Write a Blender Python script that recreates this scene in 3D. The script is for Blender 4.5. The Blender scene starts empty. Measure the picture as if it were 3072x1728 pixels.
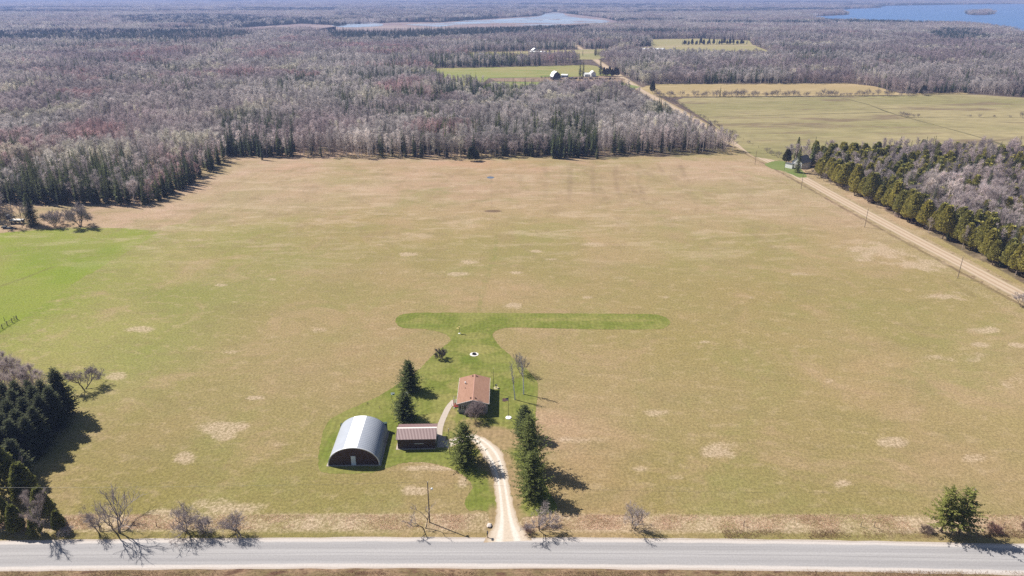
import bpy, bmesh, math, random
import numpy as np
from mathutils import Vector, Matrix

random.seed(7)
rng = np.random.default_rng(7)
sc = bpy.context.scene
C = sc.collection

# ------------------------------------------------------------------ camera, world, sun, exposure
CAM_H = 95.0
FPX = 2130.0                       # focal length in pixels of the 3072 px wide photograph
PITCH = math.atan((864 + 25) / FPX)
cam_data = bpy.data.cameras.new("camera")
cam_data.sensor_width = 36.0
cam_data.lens = 36.0 * FPX / 3072
cam_data.clip_start = 1.0
cam_data.clip_end = 60000.0
cam = bpy.data.objects.new("camera", cam_data)
C.objects.link(cam)
cam.location = (0, 0, CAM_H)
cam.rotation_euler = (math.radians(90) - PITCH, 0, 0)
sc.camera = cam

SUN_VEC = Vector((0.84, -0.45, -1.0)).normalized()      # direction the light travels
SUN_EL = math.asin(-SUN_VEC.z)
SUN_AZ = math.atan2(-SUN_VEC.x, -SUN_VEC.y)            # compass angle of the sun, from +Y towards +X
world = bpy.data.worlds.new("World")
sc.world = world
world.use_nodes = True
wn = world.node_tree
for n in list(wn.nodes):
    wn.nodes.remove(n)
sky = wn.nodes.new("ShaderNodeTexSky")
sky.sky_type = 'NISHITA'
sky.sun_disc = False
sky.sun_elevation = SUN_EL
sky.sun_rotation = SUN_AZ
bg = wn.nodes.new("ShaderNodeBackground")
bg.inputs["Strength"].default_value = 0.052
wo = wn.nodes.new("ShaderNodeOutputWorld")
wn.links.new(sky.outputs[0], bg.inputs[0])
wn.links.new(bg.outputs[0], wo.inputs[0])
sun_data = bpy.data.lights.new("sun", 'SUN')
sun_data.energy = 4.6
sun_data.angle = math.radians(0.5)
sun_data.color = (1.0, 0.955, 0.89)
sun = bpy.data.objects.new("sun", sun_data)
C.objects.link(sun)
sun.location = (-200, 200, 300)
sun.rotation_euler = SUN_VEC.to_track_quat('-Z', 'Y').to_euler()
sc.view_settings.view_transform = 'Standard'
sc.view_settings.look = 'None'
sc.view_settings.gamma = 1.0
sc.view_settings.exposure = 0.80
sc.cycles.max_bounces = 5
sc.cycles.diffuse_bounces = 2
sc.cycles.glossy_bounces = 2
sc.cycles.transparent_max_bounces = 4
sc.cycles.volume_bounces = 0
sc.cycles.use_adaptive_sampling = False
sc.cycles.use_denoising = False
sc.render.threads_mode = 'AUTO'

# ------------------------------------------------------------------ helpers
CP, SP = math.cos(PITCH), math.sin(PITCH)


def G(x, y, z=0.0):
    """ground point seen at (x, y) of the 2576 px wide view of the photograph"""
    u = (x * 3072 / 2576 - 1536) / FPX
    v = (y * 3072 / 2576 - 864) / FPX
    t = (z - CAM_H) / (-SP - v * CP)
    return (u * t, (CP - v * SP) * t)


def PIXEL(X, Y, Z=0.0):
    z = Z - CAM_H
    d = Y * CP - z * SP
    return (X / d * FPX + 1536) * 2576 / 3072, (-(Y * SP + z * CP) / d * FPX + 864) * 2576 / 3072


def lin(c):
    return tuple(((v / 255) / 12.92 if v / 255 <= 0.04045 else ((v / 255 + 0.055) / 1.055) ** 2.4) for v in c)


KA = 0.60


def alb(r, g, b, k=None):
    """albedo for a sunlit surface that shows as this sRGB value"""
    k = KA if k is None else k
    return tuple(min(0.9, v * k) for v in lin((r, g, b)))


def hash2(ix, iy, seed):
    h = (ix.astype(np.int64) * 374761393 + iy.astype(np.int64) * 668265263 + seed * 974634777) & 0xffffffff
    h = ((h ^ (h >> 13)) * 1274126177) & 0xffffffff
    return ((h ^ (h >> 16)) & 0xffff) / 65535.0


def vnoise(x, y, s, seed=0):
    x = np.asarray(x) / s + 1000.0
    y = np.asarray(y) / s + 1000.0
    ix, iy = np.floor(x), np.floor(y)
    fx, fy = x - ix, y - iy
    fx = fx * fx * (3 - 2 * fx)
    fy = fy * fy * (3 - 2 * fy)
    a = hash2(ix, iy, seed); b = hash2(ix + 1, iy, seed)
    c = hash2(ix, iy + 1, seed); d = hash2(ix + 1, iy + 1, seed)
    return (a * (1 - fx) + b * fx) * (1 - fy) + (c * (1 - fx) + d * fx) * fy


def fnoise(x, y, s, seed=0):
    return 0.6 * vnoise(x, y, s, seed) + 0.27 * vnoise(x, y, s * .45, seed + 11) + 0.13 * vnoise(x, y, s * .2, seed + 23)


def inpoly(px, py, poly):
    px = np.asarray(px); py = np.asarray(py)
    res = np.zeros(px.shape, bool)
    n = len(poly)
    j = n - 1
    for i in range(n):
        xi, yi = poly[i]; xj, yj = poly[j]
        cond = ((yi > py) != (yj > py))
        with np.errstate(divide='ignore', invalid='ignore'):
            t = (xj - xi) * (py - yi) / ((yj - yi) if yj != yi else 1e-9) + xi
        res ^= cond & (px < t)
        j = i
    return res


def smoothline(pts, closed=True, step=1.5, jit=0.0, seed=1):
    """Catmull-Rom curve through the points, resampled, with a slightly uneven edge"""
    r = random.Random(seed)
    P = [Vector((p[0], p[1])) for p in pts]
    n = len(P)
    out = []
    for i in range(n if closed else n - 1):
        if closed:
            p0, p1, p2, p3 = P[(i - 1) % n], P[i], P[(i + 1) % n], P[(i + 2) % n]
        else:
            p0, p1, p2, p3 = P[max(i - 1, 0)], P[i], P[i + 1], P[min(i + 2, n - 1)]
        k = max(1, int((p2 - p1).length / step))
        for s in range(k):
            t = s / k
            q = 0.5 * ((2 * p1) + (p2 - p0) * t + (2 * p0 - 5 * p1 + 4 * p2 - p3) * t * t + (3 * p1 - p0 - 3 * p2 + p3) * t ** 3)
            out.append((q.x + r.uniform(-jit, jit), q.y + r.uniform(-jit, jit)))
    if not closed:
        out.append((P[-1].x, P[-1].y))
    return out


def set_props(o, label=None, cat=None, group=None, kind=None):
    if label: o['label'] = label
    if cat: o['category'] = cat
    if group: o['group'] = group
    if kind: o['kind'] = kind
    return o


def link(name, me, parent=None, **kw):
    o = bpy.data.objects.new(name, me)
    C.objects.link(o)
    if parent is not None:
        o.parent = parent
    return set_props(o, **kw)


def empty(name, loc=(0, 0, 0), rz=0.0, **kw):
    o = bpy.data.objects.new(name, None)
    o.empty_display_size = 0.3
    C.objects.link(o)
    o.location = loc
    o.rotation_euler = (0, 0, rz)
    return set_props(o, **kw)


class MB:
    """collects polygons; builds ONE mesh"""
    def __init__(s):
        s.v = []; s.f = []; s.m = []

    def face(s, pts, m=0):
        b = len(s.v)
        s.v += [tuple(p) for p in pts]
        s.f.append(tuple(range(b, b + len(pts)))); s.m.append(m)

    def box(s, x0, x1, y0, y1, z0, z1, m=0, mat=None):
        p = [Vector((x, y, z)) for z in (z0, z1) for y in (y0, y1) for x in (x0, x1)]
        if mat is not None:
            p = [mat @ q for q in p]
        b = len(s.v)
        s.v += [tuple(q) for q in p]
        for f in ((0, 2, 3, 1), (4, 5, 7, 6), (0, 1, 5, 4), (2, 6, 7, 3), (0, 4, 6, 2), (1, 3, 7, 5)):
            s.f.append(tuple(b + i for i in f)); s.m.append(m)

    def tube(s, path, radii, n=6, m=0, cap=True):
        path = [Vector(p) for p in path]
        if not hasattr(radii, '__len__'):
            radii = [radii] * len(path)
        b = len(s.v)
        up = Vector((0.13, 0.31, 0.94))
        for i, p in enumerate(path):
            d = (path[min(i + 1, len(path) - 1)] - path[max(i - 1, 0)])
            if d.length < 1e-9: d = Vector((0, 0, 1))
            d.normalize()
            a = d.cross(up)
            if a.length < 0.05: a = d.cross(Vector((1, 0, 0)))
            a.normalize(); c = d.cross(a)
            for k in range(n):
                t = 2 * math.pi * k / n
                s.v.append(tuple(p + (a * math.cos(t) + c * math.sin(t)) * radii[i]))
        for i in range(len(path) - 1):
            for k in range(n):
                k2 = (k + 1) % n
                s.f.append((b + i * n + k, b + i * n + k2, b + (i + 1) * n + k2, b + (i + 1) * n + k)); s.m.append(m)
        if cap and n > 2:
            s.f.append(tuple(b + k for k in range(n))[::-1]); s.m.append(m)
            e = b + (len(path) - 1) * n
            s.f.append(tuple(e + k for k in range(n))); s.m.append(m)

    def lathe(s, prof, n=16, cx=0, cy=0, m=0):
        b = len(s.v)
        for r, z in prof:
            for k in range(n):
                t = 2 * math.pi * k / n
                s.v.append((cx + r * math.cos(t), cy + r * math.sin(t), z))
        for i in range(len(prof) - 1):
            for k in range(n):
                k2 = (k + 1) % n
                s.f.append((b + i * n + k, b + i * n + k2, b + (i + 1) * n + k2, b + (i + 1) * n + k)); s.m.append(m)
        s.f.append(tuple(b + k for k in range(n))[::-1]); s.m.append(m)
        e = b + (len(prof) - 1) * n
        s.f.append(tuple(e + k for k in range(n))); s.m.append(m)

    def mesh(s, name, mats, smooth=False):
        me = bpy.data.meshes.new(name)
        me.from_pydata(s.v, [], s.f)
        if not isinstance(mats, (list, tuple)): mats = [mats]
        for m in mats: me.materials.append(m)
        me.polygons.foreach_set("material_index", s.m)
        if smooth:
            me.polygons.foreach_set("use_smooth", [True] * len(s.f))
        me.update()
        return me

    def build(s, name, mats, parent=None, smooth=False, **kw):
        return link(name, s.mesh(name, mats, smooth), parent, **kw)


def sheet(name, poly, z, mat, kind='structure', **kw):
    """flat ground sheet with the outline of poly"""
    me = bpy.data.meshes.new(name)
    bm = bmesh.new()
    vs = [bm.verts.new((x, y, z)) for x, y in poly]
    f = bm.faces.new(vs)
    bmesh.ops.triangulate(bm, faces=[f])
    bm.normal_update()
    for f in bm.faces:
        if f.normal.z < 0: f.normal_flip()
    bm.to_mesh(me); bm.free()
    me.materials.append(mat)
    return link(name, me, kind=kind, **kw)


# ------------------------------------------------------------------ material helpers
class NT:
    def __init__(s, name, rough=0.9, spec=0.2, metal=0.0):
        s.mat = bpy.data.materials.new(name)
        s.mat.use_nodes = True
        s.t = s.mat.node_tree
        s.b = s.t.nodes["Principled BSDF"]
        s.b.inputs["Roughness"].default_value = rough
        s.b.inputs["Specular IOR Level"].default_value = spec
        s.b.inputs["Metallic"].default_value = metal
        s.co = None

    def n(s, ty, **kw):
        nd = s.t.nodes.new(ty)
        for k, v in kw.items(): setattr(nd, k, v)
        return nd

    def L(s, a, b):
        s.t.links.new(a, b)

    def put(s, sock, val):
        if isinstance(val, bpy.types.NodeSocket): s.L(val, sock)
        elif isinstance(val, (tuple, list)):
            val = tuple(val)
            if len(val) == 3 and sock.type == 'RGBA': val = val + (1,)
            sock.default_value = val
        else: sock.default_value = val

    def coords(s):
        if s.co is None:
            s.co = s.n("ShaderNodeTexCoord")
        return s.co.outputs["Object"]

    def mapped(s, scale=(1, 1, 1), rot=(0, 0, 0), loc=(0, 0, 0)):
        m = s.n("ShaderNodeMapping")
        s.L(s.coords(), m.inputs[0])
        m.inputs["Scale"].default_value = scale
        m.inputs["Rotation"].default_value = rot
        m.inputs["Location"].default_value = loc
        return m.outputs[0]

    def noise(s, scale, detail=3, rough=0.55, vec=None, dist=0.0):
        t = s.n("ShaderNodeTexNoise")
        s.L(vec if vec is not None else s.coords(), t.inputs["Vector"])
        t.inputs["Scale"].default_value = scale
        t.inputs["Detail"].default_value = detail
        t.inputs["Roughness"].default_value = rough
        t.inputs["Distortion"].default_value = dist
        return t.outputs["Fac"]

    def ramp(s, val, lo, hi, a=0.0, b=1.0, smooth=True):
        m = s.n("ShaderNodeMapRange", interpolation_type='SMOOTHSTEP' if smooth else 'LINEAR')
        s.put(m.inputs[0], val)
        for i, v in zip((1, 2, 3, 4), (lo, hi, a, b)): s.put(m.inputs[i], v)
        return m.outputs[0]

    def math(s, op, a, b=0.0, clamp=False):
        m = s.n("ShaderNodeMath", operation=op, use_clamp=clamp)
        s.put(m.inputs[0], a); s.put(m.inputs[1], b)
        return m.outputs[0]

    def mix(s, f, a, b, mode='MIX'):
        m = s.n("ShaderNodeMix", data_type='RGBA', blend_type=mode)
        s.put(m.inputs[0], f); s.put(m.inputs[6], a); s.put(m.inputs[7], b)
        return m.outputs[2]

    def attr(s, name, ty='GEOMETRY'):
        a = s.n("ShaderNodeAttribute", attribute_name=name, attribute_type=ty)
        return a

    def sep(s, vec):
        x = s.n("ShaderNodeSeparateXYZ")
        s.L(vec, x.inputs[0])
        return x.outputs

    def color(s, c):
        s.put(s.b.inputs["Base Color"], c)
        return s

    def bump(s, h, strength=0.3, dist=0.1):
        b = s.n("ShaderNodeBump")
        b.inputs["Strength"].default_value = strength
        b.inputs["Distance"].default_value = dist
        s.L(h, b.inputs["Height"])
        s.L(b.outputs[0], s.b.inputs["Normal"])
        return s

    def oval(s, xy, cx, cy, rx, ry, soft=0.5):
        """soft mask 1 inside an ellipse of the ground (metres)"""
        dx = s.math('DIVIDE', s.math('SUBTRACT', xy[0], cx), rx)
        dy = s.math('DIVIDE', s.math('SUBTRACT', xy[1], cy), ry)
        d = s.math('ADD', s.math('MULTIPLY', dx, dx), s.math('MULTIPLY', dy, dy))
        return s.ramp(d, 1.0 + soft, max(0.0, 1.0 - soft), 0.0, 1.0)


def flat_mat(name, col, rough=0.7, spec=0.3, metal=0.0, var=0.12, scale=2.0):
    m = NT(name, rough, spec, metal)
    n = m.noise(scale, 4)
    m.color(m.mix(n, tuple(c * (1 - var) for c in col), tuple(min(.92, c * (1 + var)) for c in col)))
    return m.mat

# ------------------------------------------------------------------ land: masks in the photograph's 2576 px view, then ground sheets
ROAD_R = [(200, 80), (181, 150), (172.9, 220.1), (170.3, 250.8), (167.0, 286.5), (163.4, 334.2), (159.2, 401.2), (152.0, 477.9), (144.0, 622.3), (137.0, 740), (131.0, 882.9), (127.0, 1092.6), (126.0, 1200), (121, 1500)]

WOOD_FRONT = [(-900, 515), (0, 515), (90, 518), (250, 516), (380, 513), (430, 500), (480, 465), (535, 432), (570, 392), (640, 390), (740, 396), (850, 407), (1000, 402), (1100, 405), (1160, 398), (1300, 390), (1420, 396), (1500, 400), (1640, 394), (1760, 390), (1826, 384), (1822, 366), (1802, 340), (1745, 302), (1700, 275), (1650, 247), (1600, 222), (1560, 210)]
CLEAR_A = [(1078, 172), (1300, 168), (1478, 163), (1500, 166), (1560, 195), (1612, 218), (1560, 232), (1450, 228), (1250, 234), (1200, 222), (1120, 217)]
CLEAR_B = [(1180, 132), (1350, 128), (1500, 124), (1560, 122), (1570, 134), (1500, 150), (1180, 148)]
CLEAR_C = [(1570, 124), (1640, 116), (1630, 99), (1760, 97), (1885, 102), (1892, 112), (1945, 133), (1940, 146), (1700, 142), (1560, 136)]
PAST = [(1612, 222), (1640, 211), (1900, 211), (2130, 210), (2200, 218), (2265, 236), (2440, 234), (2576, 244), (3300, 275), (3300, 395), (2576, 402), (2300, 402), (2020, 402), (1960, 405), (1900, 395), (1860, 365), (1780, 318), (1700, 265)]
MAIN = [(0, 560), (0, 515), (380, 515), (480, 467), (575, 392), (740, 396), (1160, 398), (1830, 384), (1870, 378), (2060, 440), (2160, 498), (2300, 576), (2400, 630), (2500, 682), (2576, 719), (4200, 1500), (4200, 4000), (-3000, 4000), (-3000, 560)]
MARSH = [(760, 78), (880, 62), (1018, 56), (1100, 57), (1200, 50), (1360, 40), (1392, 30), (1440, 36), (1520, 46), (1560, 55), (1550, 68), (1300, 76), (1100, 82), (980, 86), (840, 86)]
MARSH_L = [(330, 76), (420, 71), (560, 75), (640, 68), (760, 60), (845, 64), (845, 78), (650, 82), (420, 82)]
WATER1 = [(1018, 62), (1048, 65), (1106, 67.5), (1145, 63), (1210, 60), (1275, 58), (1373, 59.5), (1425, 60.5), (1471, 59), (1515, 57.5), (1534, 54), (1503, 49.5), (1445, 44), (1422, 38), (1415, 33), (1392, 32), (1369, 34), (1357, 41), (1308, 45), (1243, 49.5), (1194, 53), (1113, 58)]
WATER1B = [(833, 65), (858, 61), (885, 60), (905, 57), (935, 52), (950, 52.5), (940, 57), (960, 60), (960, 66), (900, 69), (860, 69)]
WATER2 = [(2034, 42.5), (2080, 40), (2137, 36.5), (2117, 32), (2110, 25), (2140, 22.5), (2217, 19.5), (2217, 15), (2384, 12.2), (2576, 10), (2900, 9), (3300, 9), (3300, 130), (2700, 106), (2576, 92), (2534, 78), (2484, 70), (2384, 62), (2217, 58), (2084, 55), (2044, 49)]
WATER3 = [(1990, 0.5), (2020, -2), (2280, -2), (2420, 0), (2150, 2.0), (2040, 2.2)]
ISLAND = [(2430, 34), (2455, 29), (2485, 28.5), (2504, 34), (2480, 38), (2445, 38)]
CON_ZONES = [  # (polygon, share of conifers)
    ([(0, 87), (250, 85), (420, 83), (600, 86), (650, 100), (560, 108), (230, 111), (0, 110), (-600, 112), (-600, 88)], .9),
    ([(820, 84), (1000, 76), (1100, 74), (1473, 66), (1490, 75), (1300, 92), (1180, 101), (1000, 110), (840, 106)], .96),
    ([(280, 45), (450, 40), (600, 42), (840, 58), (845, 62), (640, 70), (560, 73), (300, 62)], .85),
    ([(-600, 30), (0, 34), (300, 50), (330, 72), (0, 84), (-600, 84)], .45),
    ([(840, 20), (1360, 19), (1540, 28), (1380, 32), (1300, 42), (1190, 50), (960, 55), (845, 55)], .6),
    ([(0, 8), (700, 5), (1000, 12), (820, 20), (0, 20), (-600, 20), (-600, 8)], .3),
    ([(1400, 104), (1530, 98), (1640, 116), (1565, 123), (1400, 127)], .45),
    ([(1180, 118), (1400, 108), (1480, 122), (1180, 131)], .45),
    ([(555, 300), (640, 318), (745, 320), (745, 396), (560, 393)], .62),
    ([(1380, 320), (1500, 318), (1502, 401), (1375, 397)], .85),
    ([(1240, 330), (1385, 330), (1380, 396), (1200, 398), (1180, 370)], .36),
    ([(870, 292), (1110, 300), (1110, 330), (910, 330)], .5),
    ([(1640, 270), (1740, 300), (1760, 330), (1640, 330)], .4),
    ([(1080, 148), (1300, 148), (1300, 170), (1080, 174)], .75),
    ([(1300, 148), (1478, 148), (1478, 165), (1300, 170)], .3),
    ([(1090, 214), (1260, 218), (1255, 250), (1100, 250)], .5),
    ([(2330, 82), (2400, 78), (2480, 84), (2490, 108), (2400, 112), (2340, 104)], .85),
    ([(2070, 52), (2380, 50), (2380, 57), (2070, 60)], .9),
    ([(2200, 150), (2300, 145), (2400, 180), (2350, 215), (2210, 200)], .28),
    ([(2280, 212), (2440, 200), (2450, 236), (2280, 236)], .6),
    ([(0, 440), (280, 440), (420, 430), (540, 400), (535, 434), (430, 502), (380, 516), (0, 518)], .66),
    ([(2460, 200), (2576, 180), (2700, 240), (2576, 243)], .3),
]
con_list = CON_ZONES


def W(poly): return [G(*p) for p in poly]


def ground_mat(name, c1, c2, c3=None, s1=0.02, s2=0.15, s3=0.8, amp=0.25, stretch=(1, 1, 1), rot=0.0):
    m = NT(name, 0.95, 0.1)
    v = m.mapped(stretch, (0, 0, rot))
    n1 = m.ramp(m.noise(s1, 4, .6, v), .35, .65)
    c = m.mix(n1, c1, c2)
    if c3 is not None:
        c = m.mix(m.ramp(m.noise(s2, 4, .6, v), .52, .66), c, c3)
    n3 = m.noise(s3, 3, .7, v)
    c = m.mix(1.0, c, m.ramp(n3, .25, .75, 1 - amp, 1 + amp), 'MULTIPLY')
    m.color(c)
    m.bump(n3, 0.4, 0.3)
    return m.mat


# far ground (forest floor) to beyond the horizon
gm = ground_mat("forest_floor", alb(120, 103, 92), alb(98, 86, 80), alb(140, 122, 100), .01, .06, .5)
gb = MB()
gb.face([(-16000, -400, -.06), (16000, -400, -.06), (16000, 16000, -.06), (-16000, 16000, -.06)])
gb.build("ground", gm, kind='structure')

# ---- main field, a fine grid so that every stain and track has its own place
F_X0, F_X1, F_Y0, F_Y1, F_S = -300.0, 205.0, 60.0, 470.0, 1.0
nx = int((F_X1 - F_X0) / F_S) + 1
ny = int((F_Y1 - F_Y0) / F_S) + 1
gx, gy = np.meshgrid(np.linspace(F_X0, F_X1, nx), np.linspace(F_Y0, F_Y1, ny))
X = gx.ravel(); Y = gy.ravel()
ppx, ppy = PIXEL(X, Y)
SAMP = [(100, 620, 168, 166, 96), (200, 640, 158, 162, 82), (30, 770, 137, 158, 52), (20, 700, 158, 162, 82), (300, 600, 156, 162, 88), (100, 700, 160, 165, 80), (-100, 800, 140, 155, 60),
        (400, 750, 166, 160, 100), (150, 850, 165, 165, 95), (300, 900, 170, 165, 104), (600, 650, 176, 162, 110), (500, 580, 178, 164, 112), (100, 950, 165, 160, 95),
        (700, 500, 193, 168, 133), (900, 470, 197, 170, 134), (1200, 470, 190, 162, 126), (1500, 450, 186, 160, 122), (1800, 420, 195, 168, 132), (1950, 480, 194, 168, 134), (2050, 530, 190, 166, 130),
        (900, 560, 184, 160, 115), (1300, 570, 178, 160, 110), (1700, 620, 176, 161, 111), (2000, 600, 178, 160, 112), (2250, 720, 182, 160, 116),
        (1000, 700, 178, 158, 113), (1500, 700, 180, 158, 115), (1900, 750, 182, 158, 115), (800, 800, 180, 158, 115), (1900, 900, 178, 158, 112), (2300, 850, 174, 158, 108), (2500, 900, 190, 166, 127),
        (600, 1000, 178, 158, 115), (400, 1100, 172, 153, 107), (800, 950, 180, 158, 118), (1500, 950, 186, 161, 124), (1800, 1000, 183, 159, 120), (2200, 1050, 180, 158, 114), (2450, 1000, 187, 164, 122),
        (1400, 1050, 190, 163, 128), (500, 1250, 166, 150, 97), (900, 1250, 165, 150, 97), (2000, 1200, 172, 152, 106), (1600, 1250, 172, 152, 104), (2400, 1150, 181, 158, 117), (300, 1250, 160, 147, 90), (2500, 1280, 172, 155, 108),
        (650, 400, 208, 174, 142), (300, 540, 198, 174, 145), (450, 520, 200, 172, 142), (1240, 395, 205, 166, 132), (900, 410, 195, 165, 130), (50, 530, 185, 155, 130),
        (700, 880, 182, 160, 120), (1700, 850, 180, 158, 112), (1000, 900, 184, 158, 120), (1300, 1250, 165, 148, 98), (1100, 1220, 172, 152, 108), (2100, 950, 180, 159, 112)]
col = np.zeros((X.size, 3)); ws = np.zeros(X.size)
for (sx, sy, r, g, b) in SAMP:
    wx, wy = G(sx, sy)
    sc_d = 18 + 0.06 * wy
    w = 1.0 / (((X - wx) ** 2 + (Y - wy) ** 2) / sc_d ** 2 + 0.15) ** 1.6
    col += w[:, None] * np.array([lin((r, g, b))]); ws += w
col /= ws[:, None]


def over(poly, rgb, soft=0.0, a=1.0):
    m = inpoly(ppx, ppy, poly).astype(float) * a
    col[:] = col * (1 - m[:, None]) + np.array(lin(rgb)) * m[:, None]


GREEN = [(-600, 1200), (-40, 862), (58, 800), (160, 730), (260, 668), (330, 628), (402, 583), (330, 574), (180, 573), (90, 579), (-20, 588), (-600, 600)]
m = inpoly(ppx, ppy, GREEN)
n1 = fnoise(X, Y, 22, 5)
g1 = np.array(lin((147, 163, 60))); g2 = np.array(lin((160, 163, 84)))
gg = np.clip((n1 - .35) * 3, 0, 1)[:, None]
gg = np.where((ppy > 720)[:, None], gg * .45, gg)
col[m] = (g1 * (1 - gg) + g2 * gg)[m]
LEFTBAND = [(58, 800), (402, 583), (760, 540), (300, 960), (100, 1000), (-200, 1100), (-40, 862)]
m = inpoly(ppx, ppy, LEFTBAND)
col[m] = col[m] * np.array([.97, .995, .90])
WOODFLOOR_R = [(2010, 405), (2060, 434), (2160, 490), (2300, 568), (2400, 622), (2500, 674), (2576, 711), (3400, 1200), (3400, 400)]
for P_ in (WOOD_FRONT, WOODFLOOR_R):
    m = inpoly(ppx, ppy + (fnoise(X, Y, 7, 9) - .5) * 12, P_)
    col[m] = (np.array(lin((122, 104, 92))) * (.8 + .4 * fnoise(X, Y, 6, 15))[:, None])[m]
STRAW = [(-600, 600), (-20, 588), (90, 575), (200, 570), (340, 575), (402, 571), (470, 560), (520, 520), (640, 440), (700, 412), (1100, 407), (1160, 404), (1300, 404), (1500, 404), (1300, 388), (500, 380), (0, 500), (-600, 500)]
m = inpoly(ppx, ppy, STRAW)
sn = fnoise(X, Y, 9, 8)
s1 = np.array(lin((206, 175, 146))); s2 = np.array(lin((190, 165, 128)))
col[m] = (s1 * sn[:, None] + s2 * (1 - sn[:, None]))[m]
amp = np.clip((fnoise(X, Y, 45, 3) - .5) * 1.6, -.2, .2)
col *= (1 + amp[:, None] * np.array([.45, .2, .75]))
mask = np.zeros((X.size, 4)); mask[:, 3] = 1 - .85 * inpoly(ppx, ppy, GREEN)
col *= np.array([.995, .98, .93])
BLOBS = [(575, 887, 36, 8), (960, 686, 20, 4), (1175, 660, 24, 5), (1155, 690, 26, 5), (1287, 772, 22, 10), (680, 702, 13, 4), (590, 760, 11, 3), (555, 717, 16, 4), (565, 1076, 60, 14), (570, 1098, 28, 8),
         (465, 1152, 22, 14), (1350, 632, 15, 4), (1300, 685, 13, 3), (1475, 748, 18, 4), (1780, 860, 20, 4), (1900, 750, 20, 4), (1670, 747, 25, 4), (2085, 957, 16, 8), (2430, 897, 48, 18), (2370, 903, 70, 9), (2470, 868, 30, 8),
         (2250, 1112, 34, 12), (1810, 1130, 50, 20), (1450, 1105, 45, 10), (2120, 1218, 20, 10), (2450, 1150, 34, 18), (800, 832, 28, 8), (690, 848, 15, 4), (1495, 615, 26, 5), (1030, 640, 22, 4), (1110, 510, 55, 7), (700, 525, 70, 8),
         (570, 1272, 80, 18), (420, 1292, 60, 10), (1040, 1235, 26, 10), (870, 1302, 90, 9), (2230, 640, 85, 20), (2200, 622, 60, 14), (2320, 665, 80, 18), (2390, 745, 70, 10), (2550, 965, 45, 20), (1660, 1040, 34, 10),
         (350, 828, 34, 7), (60, 1332, 60, 15), (640, 1000, 20, 5), (990, 827, 14, 3), (1380, 650, 26, 4), (1560, 700, 22, 4), (1110, 420, 70, 8), (820, 430, 80, 6), (1700, 430, 90, 8), (1950, 520, 70, 12), (290, 945, 26, 12), (1145, 545, 50, 4),
         (2040, 690, 40, 5), (2480, 830, 40, 9), (2560, 870, 40, 10), (1620, 1180, 50, 8), (1700, 1200, 30, 8), (700, 1120, 25, 7), (1090, 1160, 60, 6), (1100, 1178, 70, 6), (1165, 1215, 12, 14)]
bn = fnoise(X, Y, 3.5, 40)
bn2 = fnoise(X, Y, 11, 41)
for (bx, by, rx, ry) in BLOBS:
    d = ((ppx - bx) / rx) ** 2 + ((ppy - by) / ry) ** 2 + (bn - .5) * 3.4 + (bn2 - .5) * 3.0
    mask[:, 0] = np.maximum(mask[:, 0], np.clip(1.1 - d * .5, 0, 1) * (.5 if by < 560 else .9))


def stroke(pts, hw, ch, a=1.0, soft=0.6, world_pts=False):
    P = pts if world_pts else W(pts)
    best = np.full(X.size, 1e9)
    for (x0, y0), (x1, y1) in zip(P[:-1], P[1:]):
        dx, dy = x1 - x0, y1 - y0
        L2 = dx * dx + dy * dy
        t = np.clip(((X - x0) * dx + (Y - y0) * dy) / L2, 0, 1)
        best = np.minimum(best, np.hypot(X - x0 - t * dx, Y - y0 - t * dy))
    best = np.maximum(best + (bn - .5) * min(1.6, hw * 1.2), 0)
    v = np.clip((hw - best) / (hw * soft) + 1, 0, 1) * a * (.45 + .9 * bn)
    mask[:, ch] = np.maximum(mask[:, ch], v)


# pale dry verge along the paved road, pale mown-over strip beside the gravel road
stroke([(-260, 109.2), (0, 109.6), (190, 108.0)], 2.2, 0, .95, world_pts=True)
stroke([(p[0] - 10.0, p[1]) for p in ROAD_R[:7]], 4.5, 0, .5, world_pts=True)
# brown ditches and bands
stroke([(p[0] - 6.2, p[1]) for p in ROAD_R[:8]], 1.0, 1, .75, world_pts=True)
stroke([(48, 107.2), (75, 106.9), (120, 105.8)], .8, 1, .4, world_pts=True)
stroke([(-260, 105.6), (-90, 105.9), (0, 106.6), (100, 105.2), (190, 103.6)], .7, 1, .35, world_pts=True)
for pts, hw, a in [([(1410, 425), (1425, 470), (1440, 520)], 1.8, .32), ([(1470, 420), (1500, 460), (1530, 512)], 1.8, .4), ([(1540, 425), (1585, 470), (1628, 512)], 1.7, .42), ([(1600, 420), (1650, 450)], 2.0, .3),
                   ([(1690, 440), (1725, 478), (1762, 512)], 2.4, .4), ([(1235, 412), (1236, 470), (1238, 522)], .7, .4), ([(1222, 420), (1224, 510)], .8, .3), ([(1000, 462), (1060, 460)], 4, .3), ([(1080, 500), (1130, 478)], 5, .3),
                   ([(1850, 470), (1900, 478)], 6, .35), ([(840, 520), (1100, 470)], 1.0, .25), ([(330, 440), (620, 450)], .6, .3), ([(410, 578), (520, 512), (640, 438)], .9, .35), ([(1180, 460), (1205, 500), (1210, 512)], .5, .4),
                   ([(1480, 560), (1700, 575)], 4, .18), ([(2160, 560), (2230, 610)], 3.0, .3), ([(0, 720), (60, 700), (130, 672)], 1.0, .5), ([(0, 745), (90, 700), (200, 650)], .6, .35), ([(2380, 700), (2450, 745)], 1.5, .4), ([(330, 940), (520, 760), (720, 560)], 1.2, .25)]:
    stroke(pts, hw, 1, a)
stroke([(1248, 588), (1246, 640), (1225, 700), (1200, 790)], 1.0, 2, .5)
stroke([(1235, 590), (1230, 680), (1190, 740), (1160, 790)], .8, 2, .35)
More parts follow.
